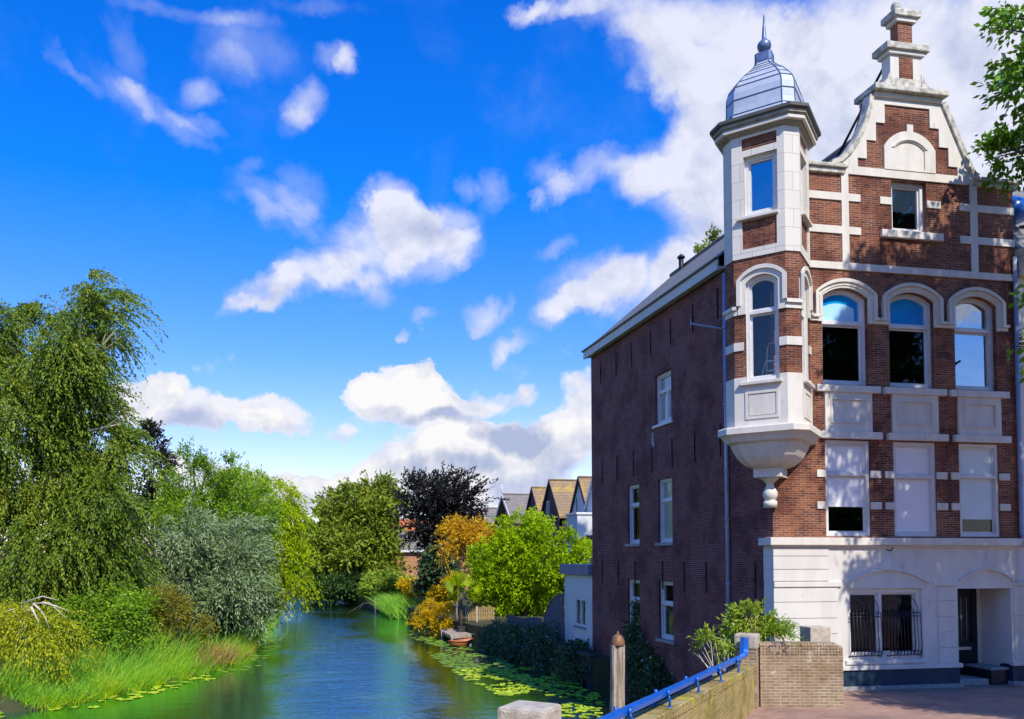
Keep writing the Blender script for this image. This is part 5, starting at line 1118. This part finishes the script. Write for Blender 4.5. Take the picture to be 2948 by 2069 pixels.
mb = MB(); mb.tube([(6.55, 64.4, -2), (6.57, 64.4, -.15)], .06, 8); build('stake', mb, m_plank, cp)
mb = MB(); mb.tube([(6.55, 64.4, -.55), (5.6, 64.3, -.6), (4.9, 64.2, -1.05), (4.3, 64.2, -1.33)], [.03, .03, .025, .015], 6); mb.tube([(5.6, 64.3, -.6), (5.2, 64, -1.1)], .02, 5); build('branch', mb, m_bark, cp)
jt = root('jetty', (8.5, 43, -1.0), 'small grey plank jetty on the right bank above an orange boat', 'jetty')
jA, jB, jC, jD = Vector((8.02, 40.7, -.95)), Vector((9.25, 41.4, -.95)), Vector((9.4, 46.6, -.95)), Vector((8.08, 46.0, -.95))
mb = MB(); npk = 24
for i in range(npk):
    a, b = jA.lerp(jD, i/npk), jB.lerp(jC, i/npk); c, d = jA.lerp(jD, (i+.9)/npk), jB.lerp(jC, (i+.9)/npk); e = random.uniform(-.05, .05)
    mb.rings([[a+Vector((e, 0, 0)), c+Vector((e, 0, 0)), c+Vector((e, 0, .05)), a+Vector((e, 0, .05))], [b, d, d+Vector((0, 0, .05)), b+Vector((0, 0, .05))]], 0, False, True, True)
build('deck_planks', mb, m_plank, jt)
mb = MB(); mb.rings([[jA+Vector((0, 0, -.14)), jA, jA+Vector((0, .08, 0)), jA+Vector((0, .08, -.14))], [jB+Vector((0, 0, -.14)), jB, jB+Vector((0, .08, 0)), jB+Vector((0, .08, -.14))]], 0, False, True, True)
mb.rings([[jA+Vector((.0, 0, -.14)), jA, jA+Vector((.08, 0, 0)), jA+Vector((.08, 0, -.14))], [jD+Vector((0, 0, -.14)), jD, jD+Vector((.08, 0, 0)), jD+Vector((.08, 0, -.14))]], 0, False, True, True); build('edge_beam', mb, m_plank, jt)
for p in (jA+Vector((.06, .06, 0)), jB+Vector((-.06, .06, 0)), jA.lerp(jD, .5), jD):
    mb = MB(); mb.tube([(p.x, p.y, -2), (p.x, p.y, -.9)], .06, 8); build('leg', mb, m_plank, jt)
kf = root('picket_fence', (10.2, 43.4, -.4), 'short yellowish picket fence on the bank behind the jetty', 'fence')
mb = MB()
for i in range(15): mb.cbox(9.5+i*.1, 9.57+i*.1, 43.4, 43.42, -.5, .38+.05*math.sin(i*1.7), .004)
build('pickets', mb, m_stem, kf)
mb = MB(); mb.box(9.45, 11.0, 43.421, 43.46, .0, .06); mb.box(9.45, 11.0, 43.421, 43.46, -.25, -.19); build('rail', mb, m_plank, kf)
def junk(name, lb_, cat, fn, mat, base):
    mb = MB(); fn(mb); build(name, mb, mat, base=base, label=lb_, cat=cat)
junk('plank', 'loose pale plank leaning off the left edge of the jetty', 'plank', lambda m_: m_.tube([(7.55, 45.0, -1.3), (8.6, 45.6, -.72)], [.06, .06], 4), m_plank, (8.1, 45.3, -1))
junk('plank', 'short board lying flat on the jetty', 'plank', lambda m_: m_.cbox(8.3, 8.9, 43.5, 43.7, -.899, -.85, .01), m_wood, (8.6, 43.6, -.9))
junk('crate', 'small dark crate standing on the jetty', 'crate', lambda m_: (m_.cbox(8.75, 9.1, 42.3, 42.6, -.899, -.62, .01), m_.cbox(8.72, 9.13, 42.27, 42.63, -.66, -.60, .01)), m_dfence, (8.9, 42.4, -.9))
junk('driftwood', 'tangled grey driftwood heap at the back of the jetty', 'driftwood', lambda m_: [m_.tube([(8.3+random.uniform(-.5, .5), 45.2+random.uniform(-.6, .6), -.85), (8.6+random.uniform(-.6, .6), 45.3+random.uniform(-.6, .6), -.6+random.uniform(0, .35))], [.04, .02], 6) for _ in range(14)], m_plank, (8.5, 45.2, -.9))
bt = root('rowing_boat', (8.34, 39.75, WZ), 'small orange rowing boat moored in front of the jetty', 'boat')
mb = MB(); cb_, hl_, hb_ = Vector((8.34, 39.75, WZ)), .85, .36; bd = Vector((.80, .60, 0)).normalized(); bn = Vector((-bd.y, bd.x, 0))
def brow(sc, dz, ns_=16):
    out = []
    for i in range(ns_):
        a = 2*math.pi*i/ns_; u = math.cos(a); w_ = math.sin(a)*(1-.35*max(0, u)**2)
        p = cb_+bd*u*hl_*sc+bn*w_*hb_*sc+Vector((0, 0, dz+.07*u*u)); out.append(tuple(p))
    return out
mb.rings([brow(.55, -.06), brow(.86, .04), brow(.98, .16), brow(1.0, .25), brow(1.04, .25), brow(1.04, .28), brow(.94, .28), brow(.9, .2), brow(.7, .05)], 0, True, True, True); build('hull', mb, m_boat, bt)
for u in (-.3, .25):
    mb = MB(); p = cb_+bd*u; mb.box(-.09, .09, -.31, .31, .17, .20, mp=lambda a, b, c: tuple(p+bd*a+bn*b+Vector((0, 0, c)))); build('thwart', mb, m_plank, bt)
# fan palm
pm = root('fan_palm', tuple(atd(1035, 1370, 43.5)[:2])+(-.6,), 'yellow green fan palm between the golden shrub and lime tree', 'palm')
pc = atd(1033, 1328, 43.5); pcx = Vector(pc); mb = MB(); mb.tube([(pcx.x, pcx.y, -.9), (pcx.x, pcx.y, pcx.z)], [.12, .09], 8); build('trunk', mb, m_bark, pm)
PP_, AA_, NN_, LL_, WW_, VV_ = [], [], [], [], [], []
for i in range(26):
    a = random.uniform(0, 6.28); e = random.uniform(-.35, 1.3); d = Vector((math.cos(a)*math.cos(e), math.sin(a)*math.cos(e), math.sin(e))); h = pcx+d*random.uniform(.45, .75)
    sd = d.cross(Vector(rng.normal(size=3))).normalized(); vv = random.random()
    for k in range(15):
        q = (k-7)/7*1.35; ax_ = d*math.cos(q)+sd*math.sin(q)-Vector((0, 0, .15)); PP_.append(h); AA_.append(ax_); NN_.append(d.cross(sd)+Vector((0, 0, .2))); LL_.append(.74*(1-.15*abs(q))); WW_.append(.055); VV_.append(.4*vv+.4*random.random())
me = leafmesh('crown', np.array(PP_), np.array(AA_), np.array(NN_), np.array(LL_), np.array(WW_), np.array(VV_), l_yell); me.transform(__import__('mathutils').Matrix.Translation(-pm.location)); link(bpy.data.objects.new('crown', me), pm)

def gable_house(name, lb_, gx, yc, hw_, ez, rz_, Lx, mg, mr, barge=None, over=.0, wins=(), cat='house', group=None):
    h = root(name, (gx, yc, -.3), lb_, cat, group)
    gm = lambda u, v, w_: (gx+w_, yc-u, v)
    hol = [rect(a, b, c, d) for a, b, c, d in wins]
    mb = MB(); mb.plate(gm, [(-hw_, -.4), (hw_, -.4), (hw_, ez), (0, rz_), (-hw_, ez)], hol, 0, .25); mb.face([(gx, yc-hw_, -.4), (gx+Lx, yc-hw_, -.4), (gx+Lx, yc-hw_, ez), (gx, yc-hw_, ez)]); mb.face([(gx+Lx, yc-hw_, -.4), (gx+Lx, yc+hw_, -.4), (gx+Lx, yc+hw_, ez), (gx+Lx, yc, rz_), (gx+Lx, yc-hw_, ez)]); mb.face([(gx, yc+hw_, -.4), (gx+Lx, yc+hw_, -.4), (gx+Lx, yc+hw_, ez), (gx, yc+hw_, ez)]); build('wall', mb, mg, h)
    s_ = (rz_-ez)/hw_; ov = .25
    mb = MB()
    for sg in (-1, 1):
        y1 = yc+sg*(hw_+ov); z1 = ez-ov*s_
        mb.rings([[(gx-over, yc, rz_+.02), (gx-over, y1, z1+.02), (gx-over, y1, z1+.14), (gx-over, yc, rz_+.16)], [(gx+Lx, yc, rz_+.02), (gx+Lx, y1, z1+.02), (gx+Lx, y1, z1+.14), (gx+Lx, yc, rz_+.16)]], 0, False, True, True)
    mb.tube([(gx-over, yc, rz_+.15), (gx+Lx, yc, rz_+.15)], .11, 6); rf = build('roof', mb, mr, h)
    if barge:
        for sg in (-1, 1):
            mb = MB(); y1 = yc+sg*(hw_+ov+.05); z1 = ez-ov*s_
            mb.rings([[(gx-over-.07, yc, rz_-.22), (gx-over-.07, yc, rz_+.2), (gx-over-.005, yc, rz_+.2), (gx-over-.005, yc, rz_-.22)], [(gx-over-.07, y1, z1-.22), (gx-over-.07, y1, z1+.18), (gx-over-.005, y1, z1+.18), (gx-over-.005, y1, z1-.22)]], 0, False, True, True); build('bargeboard', mb, barge, h)
    for a, b, c, d in wins:
        mb = MB(); mb.plate(gm, rect(a, b, c, d), [rect(a+.1, b-.1, c+.1, d-.1)], -.03, .15); wn_ = build('window', mb, m_frame, h)
        mb = MB(); mb.plate(gm, rect(a+.08, b-.08, c+.08, d-.08), (), .08, .09); build('pane', mb, m_dglass, wn_)
    return h, rf
GH = 'row of gabled houses behind the lime tree'
h0, r0_ = gable_house('gabled_house', 'gabled house with white bargeboards and grey tiled roof beyond the sumac', 23.3, 85, 3.7, 6.7, 9.7, 10, m_obrick, m_gtile, m_frame, .9, ((-.6, .6, 6.6, 7.8),), group=GH)
mb = MB(); mb.cbox(28.0, 28.5, 84.7, 85.2, 9.2, 10.75, .02); build('chimney', mb, m_sbrick, r0_)
mb = MB(); mb.tube([(22.4, 85, 9.7), (22.4, 85, 10.9)], .05, 6); build('roof_spike', mb, m_frame, r0_)
hA, rA = gable_house('gabled_house', 'dark gabled house with a white dormer left of the taller dark one', 24.2, 79.6, 2.6, 6.9, 10.0, 9, m_purple, m_btile, m_purple, .1, ((-.5, .5, 6.4, 7.7),), group=GH)
mb = MB(); mb.cbox(24.9, 27, 77.0, 78.3, 7.2, 8.9, .03); mb.plate(lambda u, v, w_: (24.88+w_, u, v), rect(77.1, 78.2, 7.5, 8.7), [rect(77.25, 78.05, 7.65, 8.55)], -.04, .02); dm = build('dormer', mb, m_frame, hA)
gable_house('gabled_house', 'tall dark gabled house with one white window and mossy brown roof', 24.2, 73.9, 2.75, 6.9, 10.25, 9, m_purple, m_btile, m_purple, .1, ((-.95, -.2, 6.6, 8.4),), group=GH)
gable_house('gabled_house', 'white gabled house with a dark window behind the flat white block', 24.2, 65.9, 2.5, 6.2, 9.75, 9, m_white, m_btile, m_purple, .1, ((-1.0, -.35, 6.6, 8.3),), group=GH)
gable_house('gabled_house', 'pale grey gabled house half hidden by the brick corner house', 22.8, 58.9, 2.5, 5.9, 9.2, 9, m_white, m_btile, m_frame, .06, (), group=GH)
gable_house('gabled_house', 'low dull brown roofed house behind the copper beech twigs', 23.0, 95.5, 3.4, 5.8, 8.8, 10, m_white, m_gtile, m_frame, .3, (), group=GH)
fb_ = root('flat_roofed_block', (21, 58.9, -.3), 'white flat-roofed house extension with dark curtained window above the lime tree', 'extension')
mb = MB(); mb.box(21.0, 22.7, 57.7, 60.0, -.4, 6.25); build('wall', mb, m_white, fb_)
mb = MB(); mb.cbox(20.9, 22.75, 57.6, 60.1, 6.25, 6.42, .03); build('roof_edge', mb, m_frame, fb_)
fy = lambda u, v, w_: (u, 57.7+w_, v)
mb = MB(); mb.plate(fy, rect(21.62, 22.6, 2.6, 4.7), [rect(21.72, 22.5, 2.7, 4.6)], -.06, .0); wn = build('window', mb, m_purple, fb_); mb = MB(); mb.plate(fy, rect(21.7, 22.52, 2.68, 4.62), (), -.02, -.004); build('curtain', mb, m_gblind, wn)
bh = root('brick_house', (13.5, 82, -.3), 'low orange brick house with grey tiled roof between the beech and olive tree', 'house')
mb = MB(); mb.box(9.6, 18, 80, 86, -.4, 3.66); build('wall', mb, m_obrick, bh)
mb = MB(); mb.rings([[(9.4, 79.7, 3.75), (9.4, 79.7, 3.85), (9.4, 83, 5.75), (9.4, 86.3, 3.85), (9.4, 86.3, 3.75)], [(18.2, 79.7, 3.75), (18.2, 79.7, 3.85), (18.2, 83, 5.75), (18.2, 86.3, 3.85), (18.2, 86.3, 3.75)]], 0, False, True, True); build('roof', mb, m_gtile, bh)
mb = MB(); mb.cbox(9.4, 18.2, 79.62, 79.95, 3.52, 3.74, .02); build('gutter_board', mb, m_frame, bh)
mb = MB(); mb.plate(lambda u, v, w_: (u, 80+w_, v), rect(12.2, 13.6, -.1, 1.0), [rect(12.35, 13.45, .05, .9)], -.05, .02); build('window', mb, m_frame, bh)
oh = root('orange_roofed_house', (15, 103, -.3), 'far house with bright orange tiled roof behind the brick house', 'house')
mb = MB(); mb.box(11.5, 19, 100, 106, -.4, 5.6); build('wall', mb, m_obrick, oh)
mb = MB(); mb.rings([[(11.2, 99.6, 5.5), (11.2, 103, 7.9), (11.2, 106.4, 5.5)], [(19.3, 99.6, 5.5), (19.3, 103, 7.9), (19.3, 106.4, 5.5)]], 0, False, True, True); build('roof', mb, m_otile, oh)
